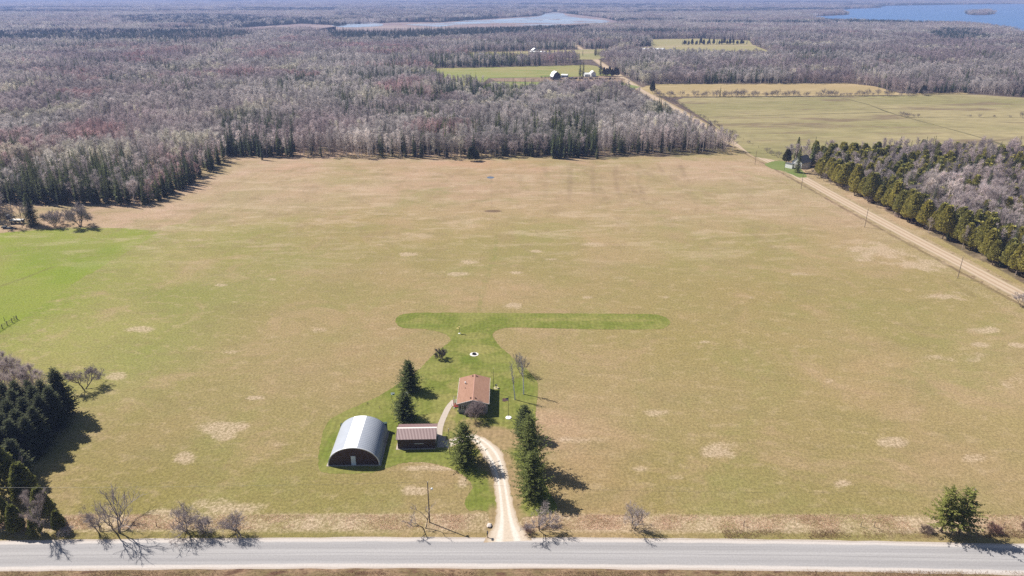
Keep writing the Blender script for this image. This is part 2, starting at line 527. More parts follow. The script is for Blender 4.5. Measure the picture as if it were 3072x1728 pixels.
for (bx, by, rx, ry, a) in [(1100, 482, 50, 14, .5), (1230, 560, 120, 10, .35), (1700, 570, 200, 14, .35), (2060, 820, 140, 30, .3), (2330, 845, 90, 25, .35), (600, 980, 90, 30, .3), (2300, 1240, 160, 35, .4), (900, 1270, 220, 30, .35), (500, 700, 90, 40, .35), (2420, 1280, 60, 16, .5), (2550, 1300, 30, 10, .5), (230, 880, 90, 40, .4),
                            (1600, 890, 120, 20, .2), (1500, 600, 200, 15, .2), (420, 980, 120, 22, .3), (700, 1220, 130, 30, .35)]:
    d = ((ppx - bx) / rx) ** 2 + ((ppy - by) / ry) ** 2
    mask[:, 2] = np.maximum(mask[:, 2], np.clip(1.2 - d, 0, 1) * a)
p0, p1 = G(402, 583), G(640, 438)
dx, dy = p1[0] - p0[0], p1[1] - p0[1]; ll = math.hypot(dx, dy)
dist = ((X - p0[0]) * dy - (Y - p0[1]) * dx) / ll
zone = np.clip((ppx - 430) / 60, 0, 1) * np.clip((1050 - ppx) / 250, 0, 1) * np.clip((ppy - 408) / 15, 0, 1) * np.clip((600 - ppy) / 60, 0, 1)
mask[:, 1] = np.maximum(mask[:, 1], zone * np.clip(np.sin(dist * 2 * math.pi / 4.6 + bn * 2.0), 0, 1) * .34)
mask[:, 0] = np.maximum(mask[:, 0], zone * np.clip(np.sin(dist * 2 * math.pi / 4.6 + 3 + bn * 2.0), 0, 1) * .5)
zone = np.clip((ppx - 1120) / 150, 0, 1) * np.clip((1900 - ppx) / 150, 0, 1) * np.clip((ppy - 404) / 12, 0, 1) * np.clip((535 - ppy) / 50, 0, 1)
wv_ = np.sin((X - .06 * Y) * 2 * math.pi / 13 + 7 * fnoise(X, Y, 90, 44))
mask[:, 1] = np.maximum(mask[:, 1], zone * np.clip(wv_ * 1.2 - .1, 0, 1) * .52 * np.clip((fnoise(X, Y, 45, 46) - .2) * 2.6, 0, 1) * (.7 + .4 * bn))
mask[:, 0] = np.maximum(mask[:, 0], zone * np.clip(-wv_, 0, 1) * .45 * (.4 + bn))
bx, by, rx, ry = 1240, 531, 26, 4
mask[:, 1] = np.maximum(mask[:, 1], np.clip(1.3 - ((ppx - bx) / rx) ** 2 - ((ppy - by) / ry) ** 2, 0, 1))
mask[:, 1] = np.maximum(mask[:, 1], .7 * np.clip(1.3 - ((ppx - 1385) / 9) ** 2 - ((ppy - 908) / 2.6) ** 2, 0, 1))
me = bpy.data.meshes.new("field")
verts = np.stack([X, Y, np.full(X.size, -0.02)], 1)
ii = np.arange(nx * ny).reshape(ny, nx)
quads = np.stack([ii[:-1, :-1], ii[:-1, 1:], ii[1:, 1:], ii[1:, :-1]], -1).reshape(-1, 4)
me.vertices.add(len(verts)); me.vertices.foreach_set("co", verts.ravel())
me.loops.add(quads.size); me.loops.foreach_set("vertex_index", quads.ravel())
me.polygons.add(len(quads)); me.polygons.foreach_set("loop_start", np.arange(len(quads)) * 4)
me.update(calc_edges=True)
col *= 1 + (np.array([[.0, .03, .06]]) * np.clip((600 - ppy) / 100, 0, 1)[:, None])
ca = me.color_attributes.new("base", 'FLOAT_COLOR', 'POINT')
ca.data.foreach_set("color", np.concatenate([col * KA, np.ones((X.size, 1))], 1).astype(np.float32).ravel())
cb = me.color_attributes.new("wear", 'FLOAT_COLOR', 'POINT')
cb.data.foreach_set("color", mask.astype(np.float32).ravel())
fm = NT("field_grass", 0.95, 0.08)
base = fm.attr("base").outputs["Color"]
wear = fm.n("ShaderNodeSeparateColor")
fm.L(fm.attr("wear").outputs["Color"], wear.inputs[0])
v2 = fm.mapped((0.7, 1.0, 1.0), (0, 0, .3))
nA = fm.noise(0.35, 5, .62, v2)
nB = fm.noise(1.6, 4, .7)
nC = fm.noise(0.06, 4, .6)
nD = fm.noise(0.10, 5, .68, fm.mapped((0.6, 1.2, 1), (0, 0, .5)), .6)
prot = fm.attr("wear").outputs["Alpha"]
_mix = fm.mix
def pmix(f, a, b): return _mix(fm.math('MULTIPLY', f, prot), a, b)
c = pmix(fm.ramp(nC, .42, .72, 0, .22), base, alb(156, 152, 92))
c = pmix(fm.ramp(nA, .50, .70, 0, .42), c, alb(210, 184, 146))
c = pmix(fm.ramp(nD, .48, .70, 0, .42), c, alb(154, 140, 94))
nP = fm.noise(.028, 5, .68, None, .8)
c = pmix(fm.ramp(nP, .50, .68, 0, .42), c, alb(158, 154, 92))
nQ = fm.noise(.035, 5, .7, fm.mapped((1, 1, 1), (0, 0, 0), (77, 31, 0)), .8)
c = pmix(fm.ramp(nQ, .50, .68, 0, .42), c, alb(200, 168, 134))
sx_ = fm.sep(fm.coords())
farz = fm.math('MULTIPLY', fm.ramp(sx_[1], 215, 300), fm.ramp(sx_[1], 445, 420))
nF = fm.noise(.12, 6, .72, fm.mapped((.35, 1.0, 1), (0, 0, .12)), .5)
c = fm.mix(fm.math('MULTIPLY', farz, fm.ramp(nF, .48, .64, 0, .42)), c, alb(224, 198, 168))
nG = fm.noise(.10, 6, .7, fm.mapped((.9, .5, 1), (0, 0, -.15), (30, 7, 0)), .4)
c = fm.mix(fm.math('MULTIPLY', farz, fm.ramp(nG, .50, .66, 0, .38)), c, alb(162, 138, 104))
nH = fm.noise(.5, 4, .7, fm.mapped((.5, 1.0, 1), (0, 0, 0), (5, 9, 0)))
c = pmix(fm.ramp(nH, .55, .68, 0, .3), c, alb(150, 128, 88))
c = fm.mix(fm.ramp(fm.math('ADD', wear.outputs[2], fm.math('MULTIPLY', fm.math('SUBTRACT', nA, .5), .8)), .25, .9, 0, .75), c, alb(138, 142, 74))
pf = fm.ramp(fm.math('ADD', wear.outputs[0], fm.math('MULTIPLY', fm.math('SUBTRACT', nB, .5), 1.1)), .30, 1.25, 0, .85)
c = fm.mix(pf, c, fm.mix(fm.ramp(nB, .3, .7), alb(208, 180, 150), alb(226, 202, 174)))
df = fm.ramp(fm.math('ADD', wear.outputs[1], fm.math('MULTIPLY', fm.math('SUBTRACT', nB, .5), .7)), .2, 1.0, 0, .8)
c = fm.mix(df, c, alb(122, 98, 80))
c = fm.mix(1.0, c, fm.ramp(nB, .3, .7, .74, 1.22), 'MULTIPLY')
nE = fm.noise(5.0, 2, .7)
c = fm.mix(1.0, c, fm.ramp(nE, .3, .7, .86, 1.12), 'MULTIPLY')
fm.color(c)
fm.bump(fm.math('ADD', nB, nE), 0.55, 0.22)
me.materials.append(fm.mat)
link("field", me, kind='structure')

# ---- paved road with pale sandy shoulders
def road_y(x):
    if abs(x) <= 110: return 101.55 - 0.0047 * x - 0.00014 * x * x
    s = 1 if x > 0 else -1
    e = s * 110
    return 101.55 - 0.0047 * e - 0.00014 * e * e + (-0.0047 - 0.00028 * e) * (x - e)


rm = NT("asphalt", 0.85, 0.25)
uv = rm.attr("road_uv").outputs["Vector"]
s = rm.sep(uv)
long = rm.mapped((0.02, 1.6, 1))
n_l = rm.noise(1.0, 4, .6, long)
n_f = rm.noise(3.0, 4, .7)
base = rm.mix(rm.ramp(n_l, .35, .65), alb(186, 182, 180), alb(200, 196, 194))
edge = rm.math('ABSOLUTE', s[1])
ej = rm.math('ADD', edge, rm.math('MULTIPLY', rm.math('SUBTRACT', rm.noise(.5, 5, .65, rm.mapped((.25, 1, 1))), .5), .9))
c = rm.mix(rm.ramp(ej, 2.55, 3.0), base, alb(226, 216, 208))
c = rm.mix(rm.ramp(ej, 3.3, 3.75, 0, .75), c, alb(206, 190, 176))
wob = rm.math('ADD', s[1], rm.math('MULTIPLY', rm.math('SUBTRACT', rm.noise(.05, 2), .5), .3))
seam = rm.ramp(rm.math('ABSOLUTE', rm.math('ADD', wob, .12)), .02, .12, .55, 0)
c = rm.mix(seam, c, alb(150, 145, 148))
for off, a in ((1.45, .16), (-1.35, .16), (2.3, .10), (-2.2, .10)):
    c = rm.mix(rm.ramp(rm.math('ABSOLUTE', rm.math('SUBTRACT', s[1], off)), .25, .8, a * 1.9, 0), c, alb(150, 146, 148))
c = rm.mix(1.0, c, rm.ramp(n_f, .3, .7, .90, 1.08), 'MULTIPLY')
rm.color(c)
rv = []; rf = []; ruv = []
xs = np.arange(-400, 401, 4.0)
offs = [-3.95, -3.3, -2.6, -1.5, 0, 1.5, 2.6, 3.3, 3.95]
rr = random.Random(3)
for x in xs:
    for o in offs:
        j = rr.uniform(-.12, .12) if abs(o) > 3.5 else 0
        rv.append((x, road_y(x) + o + j, 0.012)); ruv.append((x, o, 0))
k = len(offs)
for i in range(len(xs) - 1):
    for j in range(k - 1):
        rf.append((i * k + j, (i + 1) * k + j, (i + 1) * k + j + 1, i * k + j + 1))
me = bpy.data.meshes.new("road"); me.from_pydata(rv, [], rf)
a = me.attributes.new("road_uv", 'FLOAT_VECTOR', 'POINT')
a.data.foreach_set("vector", np.array(ruv, np.float32).ravel())
me.materials.append(rm.mat)
link("road", me, kind='structure')

# near verge of the paved road, below the camera
vm = ground_mat("verge_grass", alb(168, 140, 112), alb(140, 122, 88), alb(120, 92, 74), .3, .5, 2.5, .3, (.5, 1, 1))
sheet("verge", [(-400, 84), (400, 76)] + [(x, road_y(x) - 3.75 + rr.uniform(-.12, .12)) for x in range(400, -401, -2)], 0.004, vm)


def ribbon(name, pts, hw, z, mat, step=3.0, jit=0.15, attr="road_uv", kind='structure'):
    P = [Vector(p) for p in smoothline(pts, False, step)]
    v = []; f = []; uvs = []; dist = 0
    r = random.Random(5)
    H = hw if hasattr(hw, '__len__') else [hw] * 2
    for i, p in enumerate(P):
        if i: dist += (p - P[i - 1]).length
        d = (P[min(i + 1, len(P) - 1)] - P[max(i - 1, 0)]).normalized()
        nrm = Vector((-d.y, d.x))
        t = i / (len(P) - 1) * (len(H) - 1); a = int(min(t, len(H) - 2)); w = H[a] * (1 - (t - a)) + H[a + 1] * (t - a)
        for o in (-1, -.66, -.33, 0, .33, .66, 1):
            jj = r.uniform(-jit, jit) if abs(o) == 1 else 0
            q = p + nrm * (o * w + jj)
            v.append((q.x, q.y, z)); uvs.append((dist, o, 0))
    for i in range(len(P) - 1):
        for j in range(6):
            f.append((i * 7 + j, i * 7 + j + 1, (i + 1) * 7 + j + 1, (i + 1) * 7 + j)[::-1])
    me = bpy.data.meshes.new(name); me.from_pydata(v, [], f)
    a = me.attributes.new(attr, 'FLOAT_VECTOR', 'POINT')
    a.data.foreach_set("vector", np.array(uvs, np.float32).ravel())
    me.materials.append(mat)
    return link(name, me, kind=kind)


def gravel_mat(name, c1, c2, c3, rut, edge_amp=.5):
    m = NT(name, 0.92, 0.15)
    s = m.sep(m.attr("road_uv").outputs["Vector"])
    nf = m.noise(2.2, 5, .7); nl = m.noise(.25, 4, .6)
    c = m.mix(nl, c1, c2)
    a = m.math('ABSOLUTE', s[1])
    c = m.mix(m.ramp(m.math('ABSOLUTE', m.math('SUBTRACT', a, .38)), .05, .24, .75, 0), c, rut)
    c = m.mix(m.ramp(m.math('ADD', a, m.math('MULTIPLY', m.math('SUBTRACT', nf, .5), edge_amp)), .72, .98, 0, .85), c, c3)
    c = m.mix(1.0, c, m.ramp(nf, .3, .7, .9, 1.1), 'MULTIPLY')
    m.color(c)
    return m.mat


gr = gravel_mat("gravel", alb(212, 188, 160), alb(224, 202, 176), alb(176, 158, 124), alb(190, 162, 132))
ribbon("gravel_road_shoulder", ROAD_R, 5.6, 0.003, ground_mat("shoulder_grass", alb(196, 172, 138), alb(176, 156, 116), alb(150, 126, 100), .15, .4, 1.5))
ribbon("gravel_road", ROAD_R, 3.6, 0.008, gr)
# crossing farm track far off
ribbon("farm_track", W([(1060, 131), (1200, 130), (1490, 124.0), (1640, 117.5), (1950, 114)]), 4.0, 0.1, gr, 20, 0)

# ---- mown lawn (the T and the yard)
LAWN = [(1300, 787.5), (1500, 789), (1630, 790), (1666, 795), (1686, 808), (1676, 822), (1650, 828), (1520, 828.5), (1400, 826), (1300, 823.5), (1262, 827), (1243, 835), (1240, 846), (1246, 857), (1258, 871), (1278, 889),
        (1299, 908), (1328, 932), (1349, 958), (1353, 985), (1349, 1026), (1346, 1063), (1350, 1110), (1358, 1170), (1380, 1235), (1400, 1268), (1392, 1288), (1350, 1297), (1316, 1302), (1304, 1318), (1303, 1335), (1308, 1350), (1304, 1356),
        (1246, 1356), (1224, 1349), (1223, 1341), (1230, 1325), (1231, 1305), (1224, 1288), (1206, 1284), (1180, 1285), (1170, 1275), (1171, 1254), (1185, 1234), (1187, 1222), (1178, 1207), (1158, 1192), (1119, 1173), (1067, 1163), (1015, 1165), (976, 1176),
        (937, 1188), (872, 1192), (817, 1189), (803, 1179), (801, 1154), (807, 1115), (816, 1078), (829, 1056), (859, 1039), (898, 1021), (950, 998), (989, 974), (1015, 956), (1053, 930), (1094, 888), (1121, 868), (1134, 855), (1124, 843),
        (1101, 834), (1068, 828), (1023, 826), (1003, 820), (995, 806), (1003, 795), (1030, 788), (1100, 786.5)]
lm = NT("lawn_grass", 0.95, 0.08)
xy = lm.sep(lm.coords())
l1 = lm.noise(.09, 4, .6); l2 = lm.noise(.9, 4, .7); l3 = lm.noise(4.0, 3, .7)
c = lm.mix(lm.ramp(l1, .38, .62), alb(127, 135, 60), alb(149, 148, 80))
c = lm.mix(lm.ramp(lm.noise(.22, 5, .65), .52, .70, 0, .6), c, alb(158, 150, 88))


def worn(c, items, tone):
    for (px, py, rx, ry, a) in items:
        wx, wy = G(px, py)
        o = lm.oval(xy, wx, wy, rx, ry, .85)
        f = lm.ramp(lm.math('ADD', o, lm.math('MULTIPLY', lm.math('SUBTRACT', l2, .5), .9)), .25, 1.0, 0, a)
        c = lm.mix(f, c, tone)
    return c


c = worn(c, [(1245, 1105, 9.5, 4.6, .9), (1215, 1085, 7, 2.6, .75), (1262, 1185, 3.2, 9, .8), (1282, 1245, 2.4, 9, .75), (1276, 1320, 4.6, 6, .8), (1238, 1310, 1.4, 5, .7), (1300, 1220, 1.8, 8, .7), (1240, 1160, 4.5, 4, .7), (1183, 1065, 3, 2, .7), (1122, 1070, 2.6, 3.0, .55), (1135, 1040, 1.4, 2.2, .5)], alb(176, 150, 112))
c = worn(c, [(1100, 1050, 4.5, 2.0, .6), (1150, 970, 3.0, 2.2, .5), (1200, 880, 7, 3.0, .45), (1195, 845, 5, 2.4, .45), (1110, 950, 3.5, 2, .4), (1240, 935, 4, 3, .35), (1290, 940, 3, 3, .35), (1340, 930, 1.5, 2, .5), (1420, 803, 14, 1.3, .4), (1580, 806, 10, 1.2, .4), (1130, 1000, 4, 2, .3)], alb(170, 158, 98))
c = worn(c, [(1180, 905, 3, 2.5, .5), (1255, 925, 4, 3, .4), (1165, 1035, 1.2, 3, .6), (1320, 985, 3, 5, .4), (1060, 820, 10, 1.6, .4), (1100, 1145, 9, 2.0, .35), (850, 1120, 3, 8, .35)], alb(112, 130, 48))
mow = lm.math('SINE', lm.math('MULTIPLY', lm.math('ADD', xy[0], lm.math('MULTIPLY', lm.noise(.05, 2), 6.0)), 5.2))
c = lm.mix(1.0, c, lm.ramp(mow, -1, 1, .955, 1.045), 'MULTIPLY')
c = lm.mix(1.0, c, lm.ramp(l2, .3, .7, .80, 1.2), 'MULTIPLY')
c = lm.mix(1.0, c, lm.ramp(l3, .3, .7, .9, 1.1), 'MULTIPLY')
lm.color(c); lm.bump(lm.math('ADD', l2, l3), .4, .12)
sheet("lawn", smoothline(W(LAWN), True, .5, .16), 0.003, lm.mat)

# ---- driveway, garden path, concrete pad
DRIVE = [(1279, 1356), (1277, 1340), (1275, 1320), (1272, 1290), (1267, 1250), (1259, 1200), (1247, 1160), (1232, 1133), (1213, 1113), (1190, 1101), (1165, 1103), (1140, 1112), (1118, 1120)]
dm = gravel_mat("drive_gravel", alb(236, 220, 200), alb(220, 200, 176), alb(190, 166, 136), alb(252, 244, 232), .9)
ribbon("driveway", [(G(1279, 1356)[0], 104.4)] + W(DRIVE)[1:], [4.6, 2.6, 1.9, 1.75, 1.6, 1.6, 1.7, 2.0, 2.3, 1.9, 1.4, 1.3, 1.6], 0.018, dm, .8, .18)
cm = NT("concrete", 0.9, .2)
cxy = cm.sep(cm.coords())
cn = cm.noise(1.5, 5, .6)
cc = cm.mix(cn, alb(206, 190, 172), alb(226, 212, 198))
jt = cm.ramp(cm.math('ABSOLUTE', cm.math('SUBTRACT', cm.math('FRACT', cm.math('MULTIPLY', cxy[1], .8)), .5)), .47, .5, 0, .5)
cm.color(cm.mix(jt, cc, alb(150, 136, 122)))
def RP(x, y): return (900 + x / 3.22) * 2576 / 3072, (1050 + y / 3.22) * 2576 / 3072
pw = [G(*RP(*p)) for p in [(1490, 488), (1468, 512), (1440, 545), (1415, 590), (1392, 640), (1368, 695), (1354, 745), (1346, 790), (1344, 840)]]
ribbon("garden_path", pw, .72, .03, cm.mat, .5, .02)
pad = MB(); pad.box(-17.05, -15.3, 134.1, 138.3, -.02, .055)
pad.build("concrete_pad", cm.mat, kind='structure')

# ---- far fields, marsh and water
pm1 = ground_mat("pasture_grass", alb(180, 165, 122), alb(156, 148, 100), alb(146, 128, 100), .008, .022, .12, .2, (.5, 1.6, 1))
sheet("pasture", smoothline(W([(1720, 246), (2150, 242), (2440, 238), (2576, 246), (3300, 280), (3300, 395), (2576, 404), (2300, 404), (2060, 404), (1960, 404), (1900, 395), (1850, 357), (1780, 305), (1700, 253)]), True, 12, 0), .02, pm1)
pm2 = ground_mat("pasture_north_grass", alb(192, 168, 122), alb(184, 164, 116), alb(204, 180, 136), .006, .03, .12, .10, (.5, 1.6, 1))
sheet("pasture_north", W([(1640, 238), (1612, 222), (1640, 211), (1900, 210.5), (2130, 209), (2200, 217), (2265, 235), (2440, 233), (2430, 237.5), (2150, 240), (1720, 243.5), (1690, 245)]), .03, pm2)
pm3 = ground_mat("meadow_grass", alb(158, 160, 92), alb(172, 162, 104), alb(140, 152, 78), .006, .03, .12, .10, (.5, 1.6, 1))
sheet("meadow", W([(1070, 172), (1300, 168), (1478, 163), (1500, 166), (1545, 190), (1400, 194), (1230, 196), (1200, 222), (1120, 217)]), .03, pm3)
sheet("farmyard_ground", W([(1230, 196.5), (1400, 194.5), (1545, 190.5), (1575, 200), (1560, 206), (1250, 205)]), .035, ground_mat("farmyard_dirt", alb(176, 148, 122), alb(152, 132, 112), alb(124, 108, 96), .03, .1, .3))
sheet("meadow_south", W([(1240, 205.5), (1560, 206.5), (1612, 219), (1560, 234), (1450, 230), (1250, 236), (1200, 224)]), .03, ground_mat("meadow_south_grass", alb(140, 152, 84), alb(156, 158, 98), alb(168, 158, 110), .01, .03, .12, .1))
pm4 = ground_mat("far_field_grass", alb(184, 170, 122), alb(166, 160, 106), alb(190, 170, 130), .004, .01, .05, .06, (.5, 1.6, 1))
sheet("far_field_west", W(CLEAR_B), .05, pm4)
sheet("far_field_east", W(CLEAR_C), .05, pm4)
mm = ground_mat("marsh_reeds", alb(160, 138, 138), alb(182, 164, 156), alb(138, 122, 128), .004, .01, .03, .1, (.4, 2.5, 1))
sheet("marsh", W(MARSH), .3, mm)
sheet("marsh_west", W(MARSH_L), .3, mm)


def water_mat(name, deep, pale, amount, sc_=.004, reed=None):
    m = NT(name, .28, .5)
    n = m.noise(sc_, 5, .6, m.mapped((.35, 2.2, 1)))
    c = m.mix(m.ramp(n, .5, .68, 0, amount), deep, pale)
    if reed:
        n2 = m.noise(.006, 6, .7, m.mapped((.4, 3.0, 1), (0, 0, 0), (500, 90, 0)))
        c = m.mix(m.ramp(n2, .50, .56, 0, .85), c, reed)
    m.color(c)
    m.bump(m.noise(.8, 3), .25, .15)
    return m.mat


w1 = water_mat("pond_water", alb(185, 208, 234), alb(228, 230, 234), .9, .004, alb(165, 145, 145))
w2 = water_mat("lake_water", alb(90, 138, 200), alb(104, 148, 206), .4, .001)
sheet("pond_water", smoothline(W(WATER1), True, 60, 0), .6, w1)
sheet("pond_water_west", smoothline(W(WATER1B), True, 60, 0), .6, w1)
for poly in ([(1100, 53), (1160, 51), (1225, 51.5), (1190, 53.5)], [(1290, 63), (1380, 61.5), (1420, 63.5), (1340, 65)], [(510, 80), (560, 78.5), (620, 79.5), (560, 82)], [(390, 79.5), (430, 78.5), (440, 80)]):
    sheet("marsh_pool_water", W(poly), .65, w1)
sheet("lake_water", smoothline(W(WATER2), True, 90, 0), .4, w2)
sheet("far_lake_water", W(WATER3), .4, w1)
ip = smoothline(W(ISLAND), True, 60, 0)
sheet("island_ground", ip, 1.2, gm)
w3 = water_mat("puddle", alb(118, 130, 146), alb(140, 148, 158), .6, .5)
sheet("puddle_water", smoothline(W([(1224, 446), (1233, 443.5), (1243, 445.5), (1240, 448.5), (1230, 449)]), True, .5, .1), .006, w3)

dk = ground_mat("drain_grass", alb(140, 130, 92), alb(118, 110, 80))
for P_ in ([(1745, 296), (1900, 291), (2100, 286), (2234, 282)], [(2117, 247), (2180, 262), (2234, 282), (2277, 295)], [(2277, 295), (2400, 295), (2576, 295), (2800, 297)], [(2277, 295), (2380, 322), (2490, 353), (2540, 372)], [(1650, 242.6), (1900, 243), (2150, 240.5), (2440, 236.5)]):
    ribbon("field_drain", W(P_), 1.0, .035, dk, 8, .5)

r_ = random.Random(44)
for k_ in range(26):
    cx_, cy_ = r_.uniform(1040, 1500), r_.uniform(45, 61)
    w_, h_ = r_.uniform(8, 32), r_.uniform(.25, .8)
    P_ = [(cx_ + w_ * math.cos(t_) * r_.uniform(.6, 1.1), cy_ + h_ * math.sin(t_) * r_.uniform(.5, 1.1)) for t_ in np.linspace(0, 6.0, 9)]
    if inpoly(np.array([cx_]), np.array([cy_]), WATER1)[0]:
        sheet("marsh_reed_bed", W(P_), .75, mm)

# ------------------------------------------------------------------ tree materials (tint comes from each tree, so stands differ)
def tint_mat(name, var=.25, scale=1.2, rough=.85, dark=(1, 1, 1), trans=0.0):
    m = NT(name, rough, .15)
    t = m.attr("tint", 'INSTANCER').outputs["Color"]
    n = m.noise(scale, 2, .6)
    c = m.mix(1.0, t, m.ramp(n, .3, .7, 1 - var, 1 + var), 'MULTIPLY')
    c = m.mix(1.0, c, dark, 'MULTIPLY')
    m.color(c)
    if trans:
        tr = m.n("ShaderNodeBsdfTranslucent"); m.L(c, tr.inputs[0])
        mx = m.n("ShaderNodeMixShader"); mx.inputs[0].default_value = trans
        out = m.t.nodes["Material Output"]
        m.L(m.b.outputs[0], mx.inputs[1]); m.L(tr.outputs[0], mx.inputs[2]); m.L(mx.outputs[0], out.inputs[0])
    return m.mat


M_TWIG = tint_mat("twigs", .22, .8, trans=.4)
M_LEAF = tint_mat("needles", .38, .9, trans=.3)
M_BARKT = tint_mat("pale_bark", .15, 1.5, dark=(1.25, 1.2, 1.15))
M_BARK = flat_mat("brown_bark", (.13, .10, .08), .95, .1, 0, .3, 3)
M_BIRCH = flat_mat("birch_bark", (.74, .71, .66), .8, .1, 0, .35, 2.5)
M_DBARK = flat_mat("grey_bark", (.15, .125, .11), .95, .1, 0, .3, 3)
M_DTWIG = flat_mat("dark_twigs", (.36, .305, .29), .9, .1, 0, .25, 1.5)


class Tree:
    """trunk and crown collected separately"""
    def __init__(s): s.t = MB(); s.c = MB()

    def meshes(s, name, mt, mc):
        return s.t.mesh(name + "_trunk", mt), s.c.mesh(name + "_crown", mc)

    def joined(s, name, mt, mc):
        a = MB(); n = len(s.t.v)
        a.v = s.t.v + s.c.v
        a.f = s.t.f + [tuple(i + n for i in f) for f in s.c.f]
        a.m = [0] * len(s.t.f) + [1] * len(s.c.f)
        return a.mesh(name, [mt, mc])


def rv3(r, s=1.0): return Vector((r.gauss(0, s), r.gauss(0, s), r.gauss(0, s)))


def sliver(mb, p, d, L, w, r):
    a = d.cross(rv3(r)).normalized() * w
    q = p + d * L
    mb.face([p - a * .5, p + a * .5, q])


def bare_tree(seed, H, R, trunk_r=.16, limb0=.35, nl=13, tw=520, tww=.07, twl=1.2, round_=False, lean=0.0, segs=4, forks=1, up=.8):
    """leafless broadleaf: trunk, limbs as tubes, many thin twigs"""
    r = random.Random(seed); T = Tree()
    tips = []
    for fk in range(forks):
        az = r.uniform(0, 6.28)
        path = [Vector((0, 0, -.3))]; d = Vector((math.cos(az) * lean, math.sin(az) * lean, 1)).normalized()
        hh = H * r.uniform(.85, .95)
        for i in range(segs + 2):
            d = (d + Vector((r.gauss(0, .05), r.gauss(0, .05), .04))).normalized()
            path.append(path[-1] + d * (hh / (segs + 2)))
        rad = [trunk_r * (1 - .85 * i / (len(path) - 1)) for i in range(len(path))]
        T.t.tube(path, rad, 5, cap=False)
        for i in range(nl):
            u = limb0 + (1 - limb0) * (i + r.random()) / nl
            u = min(u, .98)
            k = u * (len(path) - 1); a = int(k); p = path[a].lerp(path[min(a + 1, len(path) - 1)], k - a)
            az2 = i * 2.4 + r.uniform(-.5, .5)
            if round_:
                L = R * math.sin(math.pi * min(.95, (u - limb0) / (1 - limb0) * .72 + .28)) * r.uniform(.8, 1.1) * 1.1
            else:
                L = R * (1.05 - .55 * (u - limb0) / (1 - limb0)) * r.uniform(.75, 1.1)
            dd = Vector((math.cos(az2), math.sin(az2), up * r.uniform(.7, 1.3))).normalized()
            q = p; pp = [p]
            for s_ in range(3):
                dd = (dd + rv3(r, .12) + Vector((0, 0, .10))).normalized()
                q = q + dd * L / 3; pp.append(q)
            r0 = rad[a] * .5 + .015
            T.c.tube(pp, [r0, r0 * .7, r0 * .45, r0 * .15], 3, cap=False)
            tips.append((pp, L, dd))
            for s_ in range(3):
                b = pp[r.choice((1, 2))]
                d3 = (dd + rv3(r, .5) + Vector((0, 0, .2))).normalized()
                e = b + d3 * L * .55
                T.c.tube([b, (b + e) / 2 + rv3(r, .1), e], [r0 * .4, r0 * .25, .008], 3, cap=False)
                tips.append(([b, (b + e) / 2, e], L * .55, d3))
    for i in range(tw):
        pp, L, dd = tips[r.randrange(len(tips))]
        u = r.uniform(.25, 1.0) * (len(pp) - 1); a = min(int(u), len(pp) - 2)
        p = pp[a].lerp(pp[a + 1], u - a)
        d3 = (dd * .7 + rv3(r, .55) + Vector((0, 0, .35))).normalized()
        sliver(T.c, p, d3, twl * r.uniform(.6, 1.3), tww * r.uniform(.6, 1.2), r)
    return T


